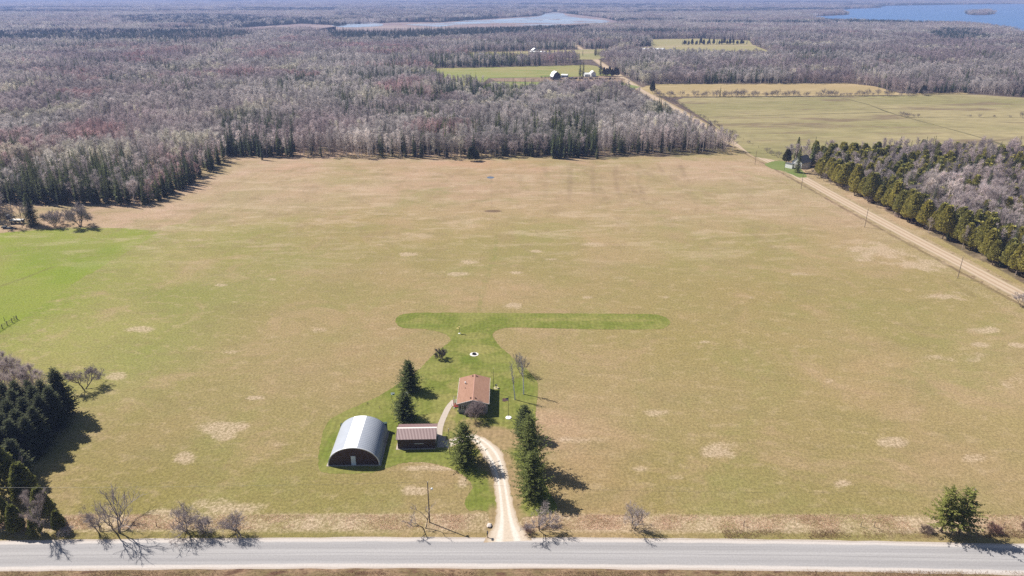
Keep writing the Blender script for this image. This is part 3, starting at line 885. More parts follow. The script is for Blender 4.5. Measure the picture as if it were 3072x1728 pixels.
def spruce(seed, H, R, base=.06, whorls=26, per=7, sprays=0, power=.85, droop=.25, jit=.18, trunk_r=.18, top_blunt=0.0, fine=.5):
    """conical evergreen: whorls of drooping boughs set with flat sprays of needles"""
    r = random.Random(seed); T = Tree()
    T.t.tube([(0, 0, -.3), (0, 0, H * .5), (0, 0, H * .97)], [trunk_r, trunk_r * .55, .02], 6, cap=False)
    for w in range(whorls):
        u = base + (1 - base) * (w / whorls) ** .92
        z = H * u
        Lw = R * ((1 - u) ** power + .03) * r.uniform(1 - jit, 1 + jit * .8)
        if top_blunt and u > 1 - top_blunt: Lw = max(Lw, R * .28)
        if u < base + .12: Lw *= .82
        n = max(3, int(per * (.55 + .6 * (1 - u))))
        for b in range(n):
            az = 6.283 * (b + r.uniform(-.35, .35)) / n + w * 1.7
            L = Lw * r.uniform(.7, 1.15)
            out = Vector((math.cos(az), math.sin(az), 0)); side = Vector((-out.y, out.x, 0))
            rise = (.55 * u - droop) + r.uniform(-.1, .1)
            p0 = Vector((0, 0, z + r.uniform(-.15, .15)))
            p1 = p0 + out * L * .55 + Vector((0, 0, rise * L * .55))
            p2 = p0 + out * L + Vector((0, 0, rise * L + .12 * L))
            wd = max(.16, L * .30)
            if not sprays:
                T.c.face([p0, p1 - side * wd + Vector((0, 0, -.12 * L)), p2, p1 + Vector((0, 0, .05))])
                T.c.face([p0, p1 + Vector((0, 0, .05)), p2, p1 + side * wd + Vector((0, 0, -.12 * L))])
            else:
                m = max(3, int(sprays * L / R + 2))
                T.c.tube([p0, p1, p2], [.035, .02, .008], 3, cap=False)
                for k in range(m):
                    t = .12 + .88 * (k + r.random()) / m
                    q = (p0.lerp(p1, t / .55) if t < .55 else p1.lerp(p2, (t - .55) / .45))
                    for sg in (-1, 1):
                        sl = fine * r.uniform(.6, 1.15) * (1.15 - .6 * t) * min(1, L / 1.2 + .3)
                        dv = (out * r.uniform(.5, .9) + side * sg * r.uniform(.5, 1.0) + Vector((0, 0, r.uniform(-.35, .25)))).normalized()
                        nv = Vector((0, 0, 1)).cross(dv).normalized() * (sl * .26)
                        up_ = Vector((0, 0, r.uniform(-.05, .10)))
                        e = q + dv * sl
                        T.c.face([q, q + dv * sl * .5 + nv + up_, e, q + dv * sl * .55 - nv + up_])
                    if k % 2 == 0:
                        e = q + (out * .4 + Vector((r.gauss(0, .2), r.gauss(0, .2), .75))).normalized() * fine * .5
                        T.c.face([q - side * .07, q + side * .07, e])
                e = p2 + (out + Vector((0, 0, .35))).normalized() * fine * .55
                T.c.face([p2 - side * .09, p2 + side * .09, e])
    T.c.face([(-.10, 0, H * .93), (.10, 0, H * .93), (0, 0, H * 1.02)])
    T.c.face([(0, -.10, H * .93), (0, .10, H * .93), (0, 0, H * 1.02)])
    return T


def cedar(seed, H, R, base=.18, n=1300, size=.55, trunk_r=.17, trunks=1):
    """blunt ovoid evergreen of upright flat sprays over a bare lower trunk"""
    r = random.Random(seed); T = Tree()
    for k in range(trunks):
        x = r.uniform(-.3, .3) * (trunks > 1); y = r.uniform(-.3, .3) * (trunks > 1)
        T.t.tube([(x, y, -.3), (x * .6, y * .6, H * .5), (0, 0, H * .93)], [trunk_r, trunk_r * .6, .03], 5, cap=False)
    lobes = [(r.uniform(0, 6.28), r.uniform(.15, .85), r.uniform(.75, 1.2)) for _ in range(16)]
    for i in range(n):
        u = r.random() ** .85
        z = H * (base + (1 - base) * u)
        rr_ = R * 1.12 * (1 - u * .97) ** .62 * min(1, (u + .06) / .24) ** .6
        az = r.uniform(0, 6.283)
        f = 1.0
        for la, lu, ls in lobes:
            dd = abs((az - la + math.pi) % 6.283 - math.pi) / .55 + abs(u - lu) / .14
            if dd < 1: f = max(f, 1 + .28 * (1 - dd)) if ls > 1 else f * (.8 + .2 * dd)
        rad = rr_ * f * (1 - .5 * r.random() ** 2.2)
        out = Vector((math.cos(az), math.sin(az), 0))
        p = out * rad + Vector((0, 0, z + r.uniform(-.2, .2)))
        d = (out * r.uniform(.2, .9) + Vector((r.gauss(0, .25), r.gauss(0, .25), r.uniform(.3, 1.0)))).normalized()
        s_ = size * r.uniform(.6, 1.25)
        a = d.cross(rv3(r)).normalized() * s_ * .36
        T.c.face([p, p + d * s_ * .5 + a, p + d * s_, p + d * s_ * .5 - a])
    for i in range(14):
        az = r.uniform(0, 6.28); z = H * r.uniform(base * .9, .8)
        T.c.tube([(0, 0, z), (math.cos(az) * R * .6, math.sin(az) * R * .6, z + R * .3)], [.04, .01], 3, cap=False)
    return T


def branchy(seed, H, spread, trunks=3, r0=.12, depth=4, twigs=1500, twl=.6, tww=.03, curl=.22, lean=(0, 0), ratio=.72, kids=(2, 3), flat=0.0, tw_from=2, droopy=0.0):
    """near leafless tree or shrub with crooked forking limbs"""
    r = random.Random(seed); T = Tree(); segs_ = []

    def grow(p, d, L, rad, lv):
        n = 4; path = [p]; q = p
        for i in range(n):
            d = (d + rv3(r, curl * .5) + Vector((0, 0, .05 - flat * .1 - droopy * lv * .05))).normalized()
            q = q + d * L / n; path.append(q)
        mb = T.t if lv <= 1 else T.c
        mb.tube(path, [rad * (1 - .45 * i / n) for i in range(n + 1)], 5 if lv < 2 else 3, cap=False)
        if lv >= tw_from: segs_.append((path, d))
        if lv < depth:
            for k in range(r.randint(*kids) + (1 if lv == 0 else 0)):
                b = path[-1] if k == 0 else path[r.choice((2, 3, 4))]
                ax = rv3(r); ax = (ax - d * ax.dot(d)).normalized()
                an = r.uniform(.25, .5) if k == 0 else r.uniform(.45, .95)
                dd = (d * math.cos(an) + ax * math.sin(an) * spread)
                dd.z = dd.z * (1 - flat) + .08
                dd.normalize()
                grow(b, dd, L * ratio * r.uniform(.8, 1.15), rad * (.62 if k else .7), lv + 1)
    for t in range(trunks):
        az = 6.28 * t / trunks + r.uniform(-.4, .4)
        o = .0 if trunks == 1 else .5 * spread
        d = Vector((math.cos(az) * o + lean[0], math.sin(az) * o + lean[1], 1)).normalized()
        tot = sum(ratio ** k for k in range(depth + 1))
        grow(Vector((math.cos(az) * .15 * (trunks > 1), math.sin(az) * .15 * (trunks > 1), -.2)), d, H / tot * 1.15, r0 * r.uniform(.75, 1), 0)
    for i in range(twigs):
        path, d = segs_[r.randrange(len(segs_))]
        a = r.randrange(len(path) - 1); p = path[a].lerp(path[a + 1], r.random())
        dd = (d * .6 + rv3(r, .55) + Vector((0, 0, .15 - droopy * .4))).normalized()
        sliver(T.c, p, dd, twl * r.uniform(.5, 1.3), tww * r.uniform(.6, 1.3), r)
    return T


# ---- prototypes for the woods
BARE = [bare_tree(10 + i, H, R, tr, l0, nl, tw, tww, twl, rd, up=up) for i, (H, R, tr, l0, nl, tw, tww, twl, rd, up) in enumerate([
    (14.5, 2.3, .13, .42, 12, 560, .085, 1.5, False, 1.6), (13.0, 2.0, .12, .38, 12, 520, .085, 1.4, False, 1.8), (15.5, 2.6, .14, .45, 13, 600, .085, 1.5, False, 1.4), (12.0, 2.4, .12, .30, 12, 560, .085, 1.4, False, 1.3),
    (13.0, 4.0, .20, .32, 16, 1000, .085, 1.4, True, .9), (11.5, 3.6, .18, .30, 15, 900, .085, 1.3, True, .8), (14.0, 4.4, .22, .35, 17, 1100, .085, 1.5, True, .9), (10.5, 3.2, .16, .25, 14, 850, .08, 1.2, True, .8)])]
SPR = [spruce(40 + i, H, R, b, wh, per, 0, pw, dr, .22) for i, (H, R, b, wh, per, pw, dr) in enumerate([
    (14.0, 1.9, .05, 30, 8, .85, .25), (12.5, 1.6, .04, 28, 8, .9, .22), (15.5, 2.1, .08, 32, 8, .8, .25), (10.5, 2.0, .03, 24, 8, .8, .2), (13.0, 1.3, .10, 28, 7, .7, .2), (9.0, 1.9, .02, 22, 8, .85, .2)])]
CED = [cedar(60 + i, H, R, b, 1500, .85) for i, (H, R, b) in enumerate([(10.5, 2.3, .16), (9.5, 2.6, .12), (11.5, 2.4, .2), (8.5, 2.2, .1)])]


def low_bare(r, x, y, H, R, mb, n=36):
    mb.tube([(x, y, 0), (x, y, H * .75)], [.14, .05], 3, cap=False)
    for i in range(n):
        z = H * (.4 + .6 * r.random()); k = math.sin(math.pi * min(1, (z / H - .3) / .72)) * R
        az = r.uniform(0, 6.28); q = Vector((x + math.cos(az) * k * r.random() ** .5, y + math.sin(az) * k * r.random() ** .5, z))
        d = (Vector((math.cos(az), math.sin(az), 1.2)) + rv3(r, .4)).normalized()
        sliver(mb, q - d * .8, d, 2.6, .42, r)


def low_spruce(r, x, y, H, R, mb):
    for lvl in range(4):
        z0 = H * (.08 + .23 * lvl); z1 = min(H, z0 + H * .42); rad = R * (1 - .22 * lvl); n = 6; a0 = r.random() * 6
        for k in range(n):
            a, b = a0 + 6.283 * k / n, a0 + 6.283 * (k + .85) / n; ra = rad * r.uniform(.75, 1.15)
            mb.face([(x + math.cos(a) * ra, y + math.sin(a) * ra, z0 + r.uniform(-.3, .3)), (x + math.cos(b) * ra, y + math.sin(b) * ra, z0 + r.uniform(-.3, .3)), (x, y, z1)])


def clump(seed, R, n, H, kind, share=0.0):
    r = random.Random(seed); mb = MB()
    for i in range(n):
        a = r.uniform(0, 6.28); d = R * math.sqrt(r.random())
        h = H * r.uniform(.72, 1.15)
        if kind == 's': low_spruce(r, math.cos(a) * d, math.sin(a) * d, h, h * .15, mb)
        else: low_bare(r, math.cos(a) * d, math.sin(a) * d, h, h * .24, mb)
    return mb


P_BARE = [t.joined("bare_tree_far", M_BARKT, M_TWIG) for t in BARE]
P_SPR = [t.joined("spruce_far", M_BARK, M_LEAF) for t in SPR]
P_CED = [t.joined("cedar_far", M_BARKT, M_LEAF) for t in CED]
P_CB = [clump(80 + i, 9, 7, 13, 'b').mesh("bare_clump", M_TWIG) for i in range(4)]
P_CS = [clump(90 + i, 8, 9, 12, 's').mesh("spruce_clump", M_LEAF) for i in range(4)]
P_FB = [clump(100 + i, 24, 26, 14, 'b').mesh("bare_stand", M_TWIG) for i in range(3)]
P_FS = [clump(110 + i, 22, 34, 12, 's').mesh("spruce_stand", M_LEAF) for i in range(3)]


# ------------------------------------------------------------------ where every woodland tree stands
def jitter_grid(x0, x1, y0, y1, s, seed):
    g = np.random.default_rng(seed)
    xs_ = np.arange(x0, x1, s); ys_ = np.arange(y0, y1, s)
    a, b = np.meshgrid(xs_, ys_)
    a = a.ravel() + g.uniform(-.48, .48, a.size) * s; b = b.ravel() + g.uniform(-.48, .48, b.size) * s
    return a, b, g


OPEN = [CLEAR_A, CLEAR_B, CLEAR_C, PAST, MARSH, MARSH_L, WATER2, WATER3, WATER1]


def road_x(y):
    return np.interp(y, [p[1] for p in ROAD_R], [p[0] for p in ROAD_R])


def woods(a, b):
    """True where the photograph has trees on the ground"""
    px, py = PIXEL(a, b)
    ok = np.ones(a.shape, bool)
    for P in OPEN: ok &= ~inpoly(px, py, P)
    ok |= inpoly(px, py, ISLAND)
    ok &= ~inpoly(px, py, MAIN)
    dxr = a - road_x(b)
    west = np.interp(b, [430, 470, 500, 600, 900, 1000, 1250, 1300], [8, 10, 19, 24, 24, 32, 32, 8])
    ok &= ((dxr > 8) | (dxr < -west)) | (b > 1450)
    ok &= (px > -260) & (px < 2830) & (py > -12)
    # the near wood to the right of the gravel road starts south of the pasture
    return ok, px, py


def conifer_share(px, py, a, b):
    sh = np.clip((.55 * fnoise(a, b, 38, 31) + .45 * fnoise(a, b, 160, 32) - .525) * 6, 0, .75) + .05
    fb_ = np.clip((fnoise(a, b * 2.6, 900, 34) - .47) * 7, 0, .9) * (py < 92)
    sh = np.maximum(sh * np.where(py < 92, .5, 1), fb_)
    for poly, v in CON_ZONES:
        m = inpoly(px, py, poly)
        j = np.clip((fnoise(a, b, 60, 37) - .5) * 1.2, -.3, .3)
        sh = np.where(m, np.clip(v + j * (1 - v) * 1.5, 0.02, .985), sh)
    return sh


TW1 = np.array(lin((178, 170, 165)))    # ash grey aspen
TW2 = np.array(lin((160, 146, 145)))    # lilac brown
TW3 = np.array(lin((172, 134, 132)))    # budding red
TW4 = np.array(lin((190, 184, 166)))    # pale yellowish, catkins
KT = 1.16


def bare_tint(a, b, px, py, g, n):
    t = fnoise(a, b, 70, 51)[:, None]
    c = TW1 * (1 - np.clip((t - .35) * 3, 0, 1)) + TW2 * np.clip((t - .35) * 3, 0, 1)
    red = fnoise(a, b, 55, 52); redz = ((py > 110) & (py < 480) & (px < 1250)) * .12 + (py < 110) * .02
    mr = np.clip((red - (.74 - redz)) * 7, 0, 1)[:, None] * .6
    c = c * (1 - mr) + TW3 * mr
    cr = g.random(n)
    pl = fnoise(a, b, 40, 53) + (cr > .9) * .18; plz = ((py > 190) & (py < 330) & (px < 1700)) * .08
    mp = np.clip((pl - (.70 - plz)) * 9, 0, 1)[:, None] * .75
    c = c * (1 - mp) + TW4 * mp
    near_r = (inpoly(px, py, [(2000, 380), (2800, 380), (2800, 900), (2000, 500)]))[:, None]
    c = np.where(near_r, c * .45 + .55 * np.array(lin((186, 170, 168))), c)
    return np.clip(c * KT * (.75 + .5 * fnoise(a, b, 30, 57))[:, None] * g.uniform(.62, 1.32, (n, 1)), 0, .85)


CN1 = np.array((.078, .100, .050)); CN2 = np.array((.135, .150, .060)); CN3 = np.array((.046, .070, .050)); CCED = np.array((.42, .37, .10)); CCED2 = np.array((.25, .25, .085))


def con_tint(a, b, px, py, g, n):
    t = np.clip((fnoise(a, b, 50, 61) - .3) * 2.5, 0, 1)[:, None]
    c = CN1 * (1 - t) + CN2 * t
    far = (py < 115)[:, None]
    c = np.where(far, CN3 * 1.1, c)
    return c * g.uniform(.75, 1.3, (n, 1))


bands = []   # kind, x, y, scale, idx, tint, rot
def band(y0, y1, s, seed, mode):
    xm = (y1 + 250) * .82
    a, b, g = jitter_grid(-xm, xm, y0 * .7, y1, s, seed)
    d = np.hypot(a, b)
    keep = (d >= y0) & (d < y1) & (b > 40)
    a, b = a[keep], b[keep]
    ok, px, py = woods(a, b)
    a, b, px, py = a[ok], b[ok], px[ok], py[ok]
    sh = conifer_share(px, py, a, b)
    g2 = np.random.default_rng(seed + 1)
    iscon = g2.random(a.size) < sh
    hs = .78 + .42 * fnoise(a, b, 80, 71)
    return a, b, px, py, iscon, hs, g2


near_list = {'bare': [], 'con': [], 'ced': []}
stuff = {'bare': [], 'con': [], 'cb': [], 'cs': [], 'fb': [], 'fs': []}


def pack(a, b, s, idx, tint, rot): return np.concatenate([np.stack([a, b, s, idx, rot], 1), tint], 1)


for (y0, y1, s, seed) in ((200, 600, 3.7, 201), (600, 950, 4.6, 205), (950, 1900, 5.8, 202)):
    a, b, px, py, ic, hs, g = band(y0, y1, s, seed, 't')
    rw = inpoly(px, py, [(1990, 380), (2900, 380), (2900, 1100), (2500, 740), (1990, 430)])   # right-hand wood
    n = a.size
    rot = g.uniform(0, 6.28, n)
    rnd = g.random(n)
    u = g.random(n)
    # the wood right of the gravel road: cedars first, then birch, cedar and spruce mixed
    dx_edge = a - road_x(b)
    nz = fnoise(a, b, 26, 77)
    ced = rw & ((u < .30 + (nz > .52) * .5) & (dx_edge > 19))
    spr = rw & ~ced & (u > .88)
    bare = np.where(rw, ~ced & ~spr, ~ic)
    con = np.where(rw, spr, ic)
    if s < 4:
        keep = (g.random(n) > np.where(rw & bare, .15, 0)) & ~(rw & (dx_edge < 16.5)) 
    else: keep = np.ones(n, bool)
    m = bare & keep
    mpl = fnoise(a, b, 60, 81) + (rnd - .5) * .15 > .44
    idx = np.where(mpl, 4 + (rnd * 4).astype(int), (rnd * 4).astype(int))
    edge = inpoly(px, py, [(560, 340), (1100, 350), (1100, 412), (560, 412)]) | inpoly(px, py, [(1500, 340), (1840, 330), (1840, 400), (1500, 405)])
    idx = np.where(edge, (rnd * 4).astype(int), idx)
    t = bare_tint(a, b, px, py, g, n)
    t = np.where(edge[:, None], t * 1.12, t)
    A = pack(a, b, hs * g.uniform(.85, 1.12, n), idx, t, rot)
    stuff['bare'].append(A[m])
    m = con & keep
    A = pack(a, b, hs * g.uniform(.85, 1.28, n), (rnd * 6).astype(int), con_tint(a, b, px, py, g, n), rot)
    stuff['con'].append(A[m])
    m = ced & keep
    ct = CCED2 * (1 - rnd[:, None]) + CCED * rnd[:, None]
    A = pack(a, b, g.uniform(.8, 1.1, n), (u * 40).astype(int) % 4, ct * g.uniform(.8, 1.2, (n, 1)), rot)
    near_list['ced'].append(A[m])

a, b, px, py, ic, hs, g = band(1900, 4200, 14, 203, 'c')
n = a.size; rot = g.uniform(0, 6.28, n); rnd = g.random(n)
A = pack(a, b, hs, (rnd * 4).astype(int), bare_tint(a, b, px, py, g, n), rot); stuff['cb'].append(A[~ic])
A = pack(a, b, hs, (rnd * 4).astype(int), con_tint(a, b, px, py, g, n), rot); stuff['cs'].append(A[ic])
a, b, px, py, ic, hs, g = band(4200, 11500, 40, 204, 'f')
n = a.size; rot = g.uniform(0, 6.28, n); rnd = g.random(n)
A = pack(a, b, hs, (rnd * 3).astype(int), bare_tint(a, b, px, py, g, n), rot); stuff['fb'].append(A[~ic])
A = pack(a, b, hs, (rnd * 3).astype(int), con_tint(a, b, px, py, g, n), rot); stuff['fs'].append(A[ic])
# extra ground-hugging cover of alder on the marsh edge is left out


def scatter(name, A, protos, label, cat, big=1.0):
    """ONE object: a wood too many-stemmed to count, its trees instanced on points"""
    me = bpy.data.meshes.new(name + "_points")
    n = len(A)
    me.vertices.add(n)
    co = np.zeros((n, 3)); co[:, :2] = A[:, :2]
    me.vertices.foreach_set("co", co.ravel())
    at = me.attributes.new("tint", 'FLOAT_COLOR', 'POINT')
    at.data.foreach_set("color", np.concatenate([A[:, 5:8], np.ones((n, 1))], 1).astype(np.float32).ravel())
    for nm, c_ in (("siz", 2), ("rot", 4)):
        at = me.attributes.new(nm, 'FLOAT', 'POINT'); at.data.foreach_set("value", A[:, c_].astype(np.float32))
    at = me.attributes.new("idx", 'INT', 'POINT'); at.data.foreach_set("value", A[:, 3].astype(np.int32))
    me.update()
    o = link(name, me, label=label, cat=cat, kind='stuff')
    ng = bpy.data.node_groups.new(name + "_nodes", 'GeometryNodeTree')
    ng.interface.new_socket("Geometry", in_out='INPUT', socket_type='NodeSocketGeometry')
    ng.interface.new_socket("Geometry", in_out='OUTPUT', socket_type='NodeSocketGeometry')
    N = ng.nodes.new; Lk = ng.links.new
    gi, go = N("NodeGroupInput"), N("NodeGroupOutput")
    join = N("GeometryNodeJoinGeometry")
    for p in reversed(protos):
        po = bpy.data.objects.new(p.name + "_shape", p)
        oi = N("GeometryNodeObjectInfo"); oi.inputs["Object"].default_value = po; oi.inputs["As Instance"].default_value = False
        g2i = N("GeometryNodeGeometryToInstance")
        Lk(oi.outputs["Geometry"], g2i.inputs[0]); Lk(g2i.outputs[0], join.inputs[0])
    m2p = N("GeometryNodeMeshToPoints")
    iop = N("GeometryNodeInstanceOnPoints")
    iop.inputs["Pick Instance"].default_value = True

    def na(nm, ty):
        x = N("GeometryNodeInputNamedAttribute"); x.data_type = ty; x.inputs["Name"].default_value = nm
        return x.outputs["Attribute"]
    Lk(gi.outputs[0], m2p.inputs[0]); Lk(m2p.outputs[0], iop.inputs["Points"]); Lk(join.outputs[0], iop.inputs["Instance"])
    Lk(na("idx", 'INT'), iop.inputs["Instance Index"])
    cx = N("ShaderNodeCombineXYZ"); Lk(na("rot", 'FLOAT'), cx.inputs[2]); Lk(cx.outputs[0], iop.inputs["Rotation"])
    Lk(na("siz", 'FLOAT'), iop.inputs["Scale"])
    Lk(iop.outputs[0], go.inputs[0])
    md = o.modifiers.new("woods", 'NODES'); md.node_group = ng
    return o


def place(proto_pair, name, loc, s, rot, tint, label, cat, group=None, single=None):
    """an individual tree: a thing with trunk and crown, or one mesh when it shows too small for parts"""
    if single is not None:
        o = link(name, single, label=label, cat=cat, group=group)
    else:
        o = empty(name, label=label, cat=cat, group=group)
        for nm, me_ in zip(("trunk", "crown"), proto_pair):
            c_ = link(nm, me_, o)
            if tint is not None: c_['tint'] = [float(v) for v in tint]
    o.location = loc; o.scale = (s, s, s) if not hasattr(s, '__len__') else s
    o.rotation_euler = (0, 0, rot)
    if tint is not None: o['tint'] = [float(v) for v in tint]
    return o


PP_BARE = [t.meshes("bare_tree", M_BARKT, M_TWIG) for t in BARE]
PP_SPR = [t.meshes("spruce", M_BARK, M_LEAF) for t in SPR]
PP_CED = [t.meshes("cedar", M_BARKT, M_LEAF) for t in CED]


def zone_of(px, py):
    if px > 1950 and py > 378: return 'right'
    if px < 560 and py > 395: return 'left'
    return 'back'


def split_near(A, n):
    px, py = PIXEL(A[:, 0], A[:, 1])
    d = np.hypot(A[:, 0], A[:, 1]) + 2000 * ((px < 0) | (px > 2576))
    o = np.argsort(d)
    return A[o[:n]], A[o[n:]]
# ---- individuals nearest the camera, the rest as woods
bareA = np.concatenate(stuff['bare']); conA = np.concatenate(stuff['con']); cedA = np.concatenate(near_list['ced'])
nb, rb = split_near(bareA, 262)
nc, rc = split_near(conA, 165)
ne, re_ = split_near(cedA, 190)
LBL = {('bare', 'left'): ('leafless grey tree packed among others at the front of the wood left of the field', 'bare trees of the left wood'),
       ('bare', 'back'): ('leafless grey tree packed among others along the wood behind the field', 'bare trees of the back wood'),
       ('bare', 'right'): ('leafless white-stemmed tree deep in the wood right of the gravel road', 'bare trees of the right wood'),
       ('con', 'left'): ('dark spruce packed among others at the front of the wood left of the field', 'spruces of the left wood'),
       ('con', 'back'): ('dark spruce packed among others along the wood behind the field', 'spruces of the back wood'),
       ('con', 'right'): ('dark spruce deep in the wood right of the gravel road', 'spruces of the right wood'),
       ('ced', 'right'): ('yellow-green cedar deep in the wood right of the gravel road', 'cedars of the right wood')}
for kind, arr, sing, pair, nm, cat in (('bare', nb, P_BARE, PP_BARE, 'bare_tree', 'bare tree'), ('con', nc, P_SPR, PP_SPR, 'spruce_tree', 'spruce'), ('ced', ne, P_CED, PP_CED, 'cedar_tree', 'cedar')):
    for row in arr:
        px, py = PIXEL(row[0], row[1])
        z = zone_of(px, py) if kind != 'ced' else 'right'
        lb, grp = LBL[(kind, z)]
        i = int(row[3])
        big = row[1] < 330
        place(pair[i] if big else None, nm, (row[0], row[1], 0), row[2], row[4], row[5:8], lb, cat, grp, None if big else sing[i])
scatter("bare_woods", rb, P_BARE, 'leafless grey and reddish woods beyond the fields', 'woods')
scatter("conifer_woods", rc, P_SPR, 'dark conifer stands among the leafless woods', 'woods')
if len(re_): scatter("cedar_woods", re_, P_CED, 'yellow-green cedars deep in the right wood', 'woods')
scatter("far_bare_woods", np.concatenate(stuff['cb']), P_CB, 'leafless woods around the marsh and the lake', 'woods')
scatter("far_conifer_woods", np.concatenate(stuff['cs']), P_CS, 'dark conifer belts before and beyond the marsh', 'woods')
scatter("horizon_bare_woods", np.concatenate(stuff['fb']), P_FB, 'hazy leafless woods towards the horizon', 'woods')
scatter("horizon_conifer_woods", np.concatenate(stuff['fs']), P_FS, 'hazy conifer woods towards the horizon', 'woods')
print("COUNTS", len(rb), len(rc), len(re_), len(stuff['cb'][0]), len(stuff['cs'][0]), len(stuff['fb'][0]), len(stuff['fs'][0]))

# ---- spruces standing at the very edge of the woods
r = random.Random(58)
edge_spots = [(r.uniform(566, 745), r.uniform(386, 396), 'back') for _ in range(22)] + [(r.uniform(1385, 1503), r.uniform(388, 399), 'back') for _ in range(24)] + [(r.uniform(1150, 1385), r.uniform(388, 396), 'back') for _ in range(13)] \
    + [(r.uniform(860, 1120), r.uniform(394, 402), 'back') for _ in range(4)] + [(r.uniform(30, 400), r.uniform(508, 515), 'left') for _ in range(26)]
for _ in range(20):
    t = r.random(); edge_spots.append((400 + 165 * t, 508 - 100 * t + r.uniform(-6, 0), 'left'))
for k, (px, py, z) in enumerate(edge_spots):
    X_, Y_ = G(px, py)
    t = r.random()
    tint = [CN1[j] * (1 - t) + CN2[j] * t for j in range(3)]
    place(None, "spruce_tree", (X_, Y_, 0), r.uniform(.75, 1.25), r.uniform(0, 6), tint, 'spruce standing at the open edge of the wood behind the field' if z == 'back' else 'spruce standing at the open edge of the wood left of the field', 'spruce',
          'spruces at the edge of the back wood' if z == 'back' else 'spruces at the edge of the left wood', P_SPR[k % 6])

# ---- row of cedars along the gravel road (front row, each its own tree)
r = random.Random(91)
ys_row = []
y = 224.0; i = 0
CED2 = [cedar(160 + i, H, R, b, 2400, .8, .2) for i, (H, R, b) in enumerate([(10.5, 2.6, .2), (9.5, 2.8, .16), (11.5, 2.7, .22), (9.0, 2.4, .18), (10.0, 3.0, .2)])]
PP_CED2 = [t.meshes("roadside_cedar", M_BARK, M_LEAF) for t in CED2]
while y < 392:
    x = float(road_x(y)) + 11.5 + r.uniform(-1.2, 4.2)
    t = r.random() * .8 + .2
    tint = tuple(CCED2[k] * (1 - t) + CCED[k] * t for k in range(3))
    place(PP_CED2[i % 5], "cedar_tree", (x, y, 0), r.uniform(.78, 1.32), r.uniform(0, 6.28), tint,
          'full yellow-green cedar in the front row beside the gravel road', 'cedar', 'cedars in the front row beside the gravel road')
    y += r.uniform(2.3, 5.6); i += 1
    if i % 6 == 3:
        place(PP_BARE[i % 8], "bare_tree", (float(road_x(y)) + 11.0, y - 1.6, 0), r.uniform(.6, .85), i, (.40, .34, .32), 'leafless tree wedged between cedars in the front row beside the gravel road', 'bare tree', 'leafless trees in the front row beside the gravel road')
    if i % 7 == 5:
        place(PP_SPR[i % 6], "spruce_tree", (float(road_x(y)) + 13.5, y - 1.0, 0), r.uniform(.85, 1.05), i, tuple(CN2), 'dark pointed spruce rising among the cedars beside the gravel road', 'spruce', 'spruces among the roadside cedars')
    if i % 2:
        x2 = float(road_x(y)) + 15.5 + r.uniform(-1, 1.5)
        t = r.random() * .7
        tint = tuple(CCED2[k] * (1 - t) + CCED[k] * t for k in range(3))
        place(PP_CED2[(i + 2) % 5], "cedar_tree", (x2, y - 1.5, 0), r.uniform(.9, 1.2), r.uniform(0, 6.28), tint,
              'tall green cedar in the second row back from the gravel road', 'cedar', 'cedars in the second row from the gravel road')

# ---- near evergreens, each one detailed
def detailed(seed, H, R, label, dpx, tint, name="spruce_tree", group=None, **kw):
    T = spruce(seed, H, R * 1.42, trunk_r=.2, **kw)
    mt, mc = T.meshes(name, M_BARK, M_LEAF)
    X_, Y_ = G(*dpx)
    return place((mt, mc), name, (X_, Y_, 0), 1.0, random.Random(seed).uniform(0, 6), tint, label, 'spruce', group)


SK = dict(whorls=30, per=10, sprays=9, power=.72, droop=.1, jit=.26, fine=.68)
G1 = (.145, .165, .048); G2 = (.11, .13, .048); G3 = (.085, .098, .032)
detailed(301, 8.6, 2.7, 'pointed dark spruce standing apart above the yard on the lawn edge left of the house', (1031, 981), G2, **SK)
detailed(302, 7.2, 2.6, 'dark spruce directly behind the left end of the brown garage', (1019, 1052), G2, **SK)
detailed(303, 10.3, 3.7, 'broad green spruce between the brown garage and the driveway', (1168, 1165), G1, **SK)
detailed(304, 8.3, 2.6, 'farthest spruce of the clump right of the driveway', (1320, 1098), G2, **SK)
detailed(305, 13.6, 4.0, 'tallest spruce, middle of the clump right of the driveway', (1331, 1180), G1, **SK)
detailed(306, 10.8, 3.3, 'nearest spruce of the clump right of the driveway', (1338, 1248), G1, **SK)
# loose yellow-green pair on the right beside the paved road
SK2 = dict(whorls=20, per=7, sprays=9, power=.58, droop=.12, jit=.42, fine=.75, base=.2)
detailed(311, 10.4, 2.8, 'left of the two loose yellow-green spruces by the road at the lower right', (2368, 1338), (.20, .205, .055), **SK2)
detailed(312, 10.2, 3.0, 'right of the two loose yellow-green spruces by the road at the lower right', (2412, 1341), (.19, .20, .055), **SK2)
# grove at the lower left
gl = [(165, 1048, 13.2, 3.6), (128, 1062, 11.5, 2.6), (98, 1066, 11.8, 2.6), (66, 1070, 12.2, 2.7), (34, 1074, 12.0, 2.8), (2, 1080, 12.0, 2.8), (122, 1098, 11.2, 2.7), (84, 1108, 11.5, 2.8), (46, 1116, 11.5, 2.9), (8, 1124, 11.5, 2.9), (148, 1080, 11.5, 2.9), (108, 1082, 12, 2.9), (60, 1092, 12, 3), (20, 1100, 12, 3), (108, 1128, 11, 2.8), (66, 1136, 11, 2.9), (28, 1146, 11, 3),
      (88, 1150, 10.5, 2.8), (50, 1160, 10.8, 2.9), (10, 1170, 10.5, 2.9), (52, 1205, 10, 2.9)]
GK = dict(whorls=34, per=10, sprays=8, power=.62, droop=.08, jit=.16, fine=.66)
gv = []
for k in range(4):
    T = spruce(320 + k, 12, 2.9, trunk_r=.2, **GK); gv.append(T.meshes("grove_spruce", M_BARK, M_LEAF))
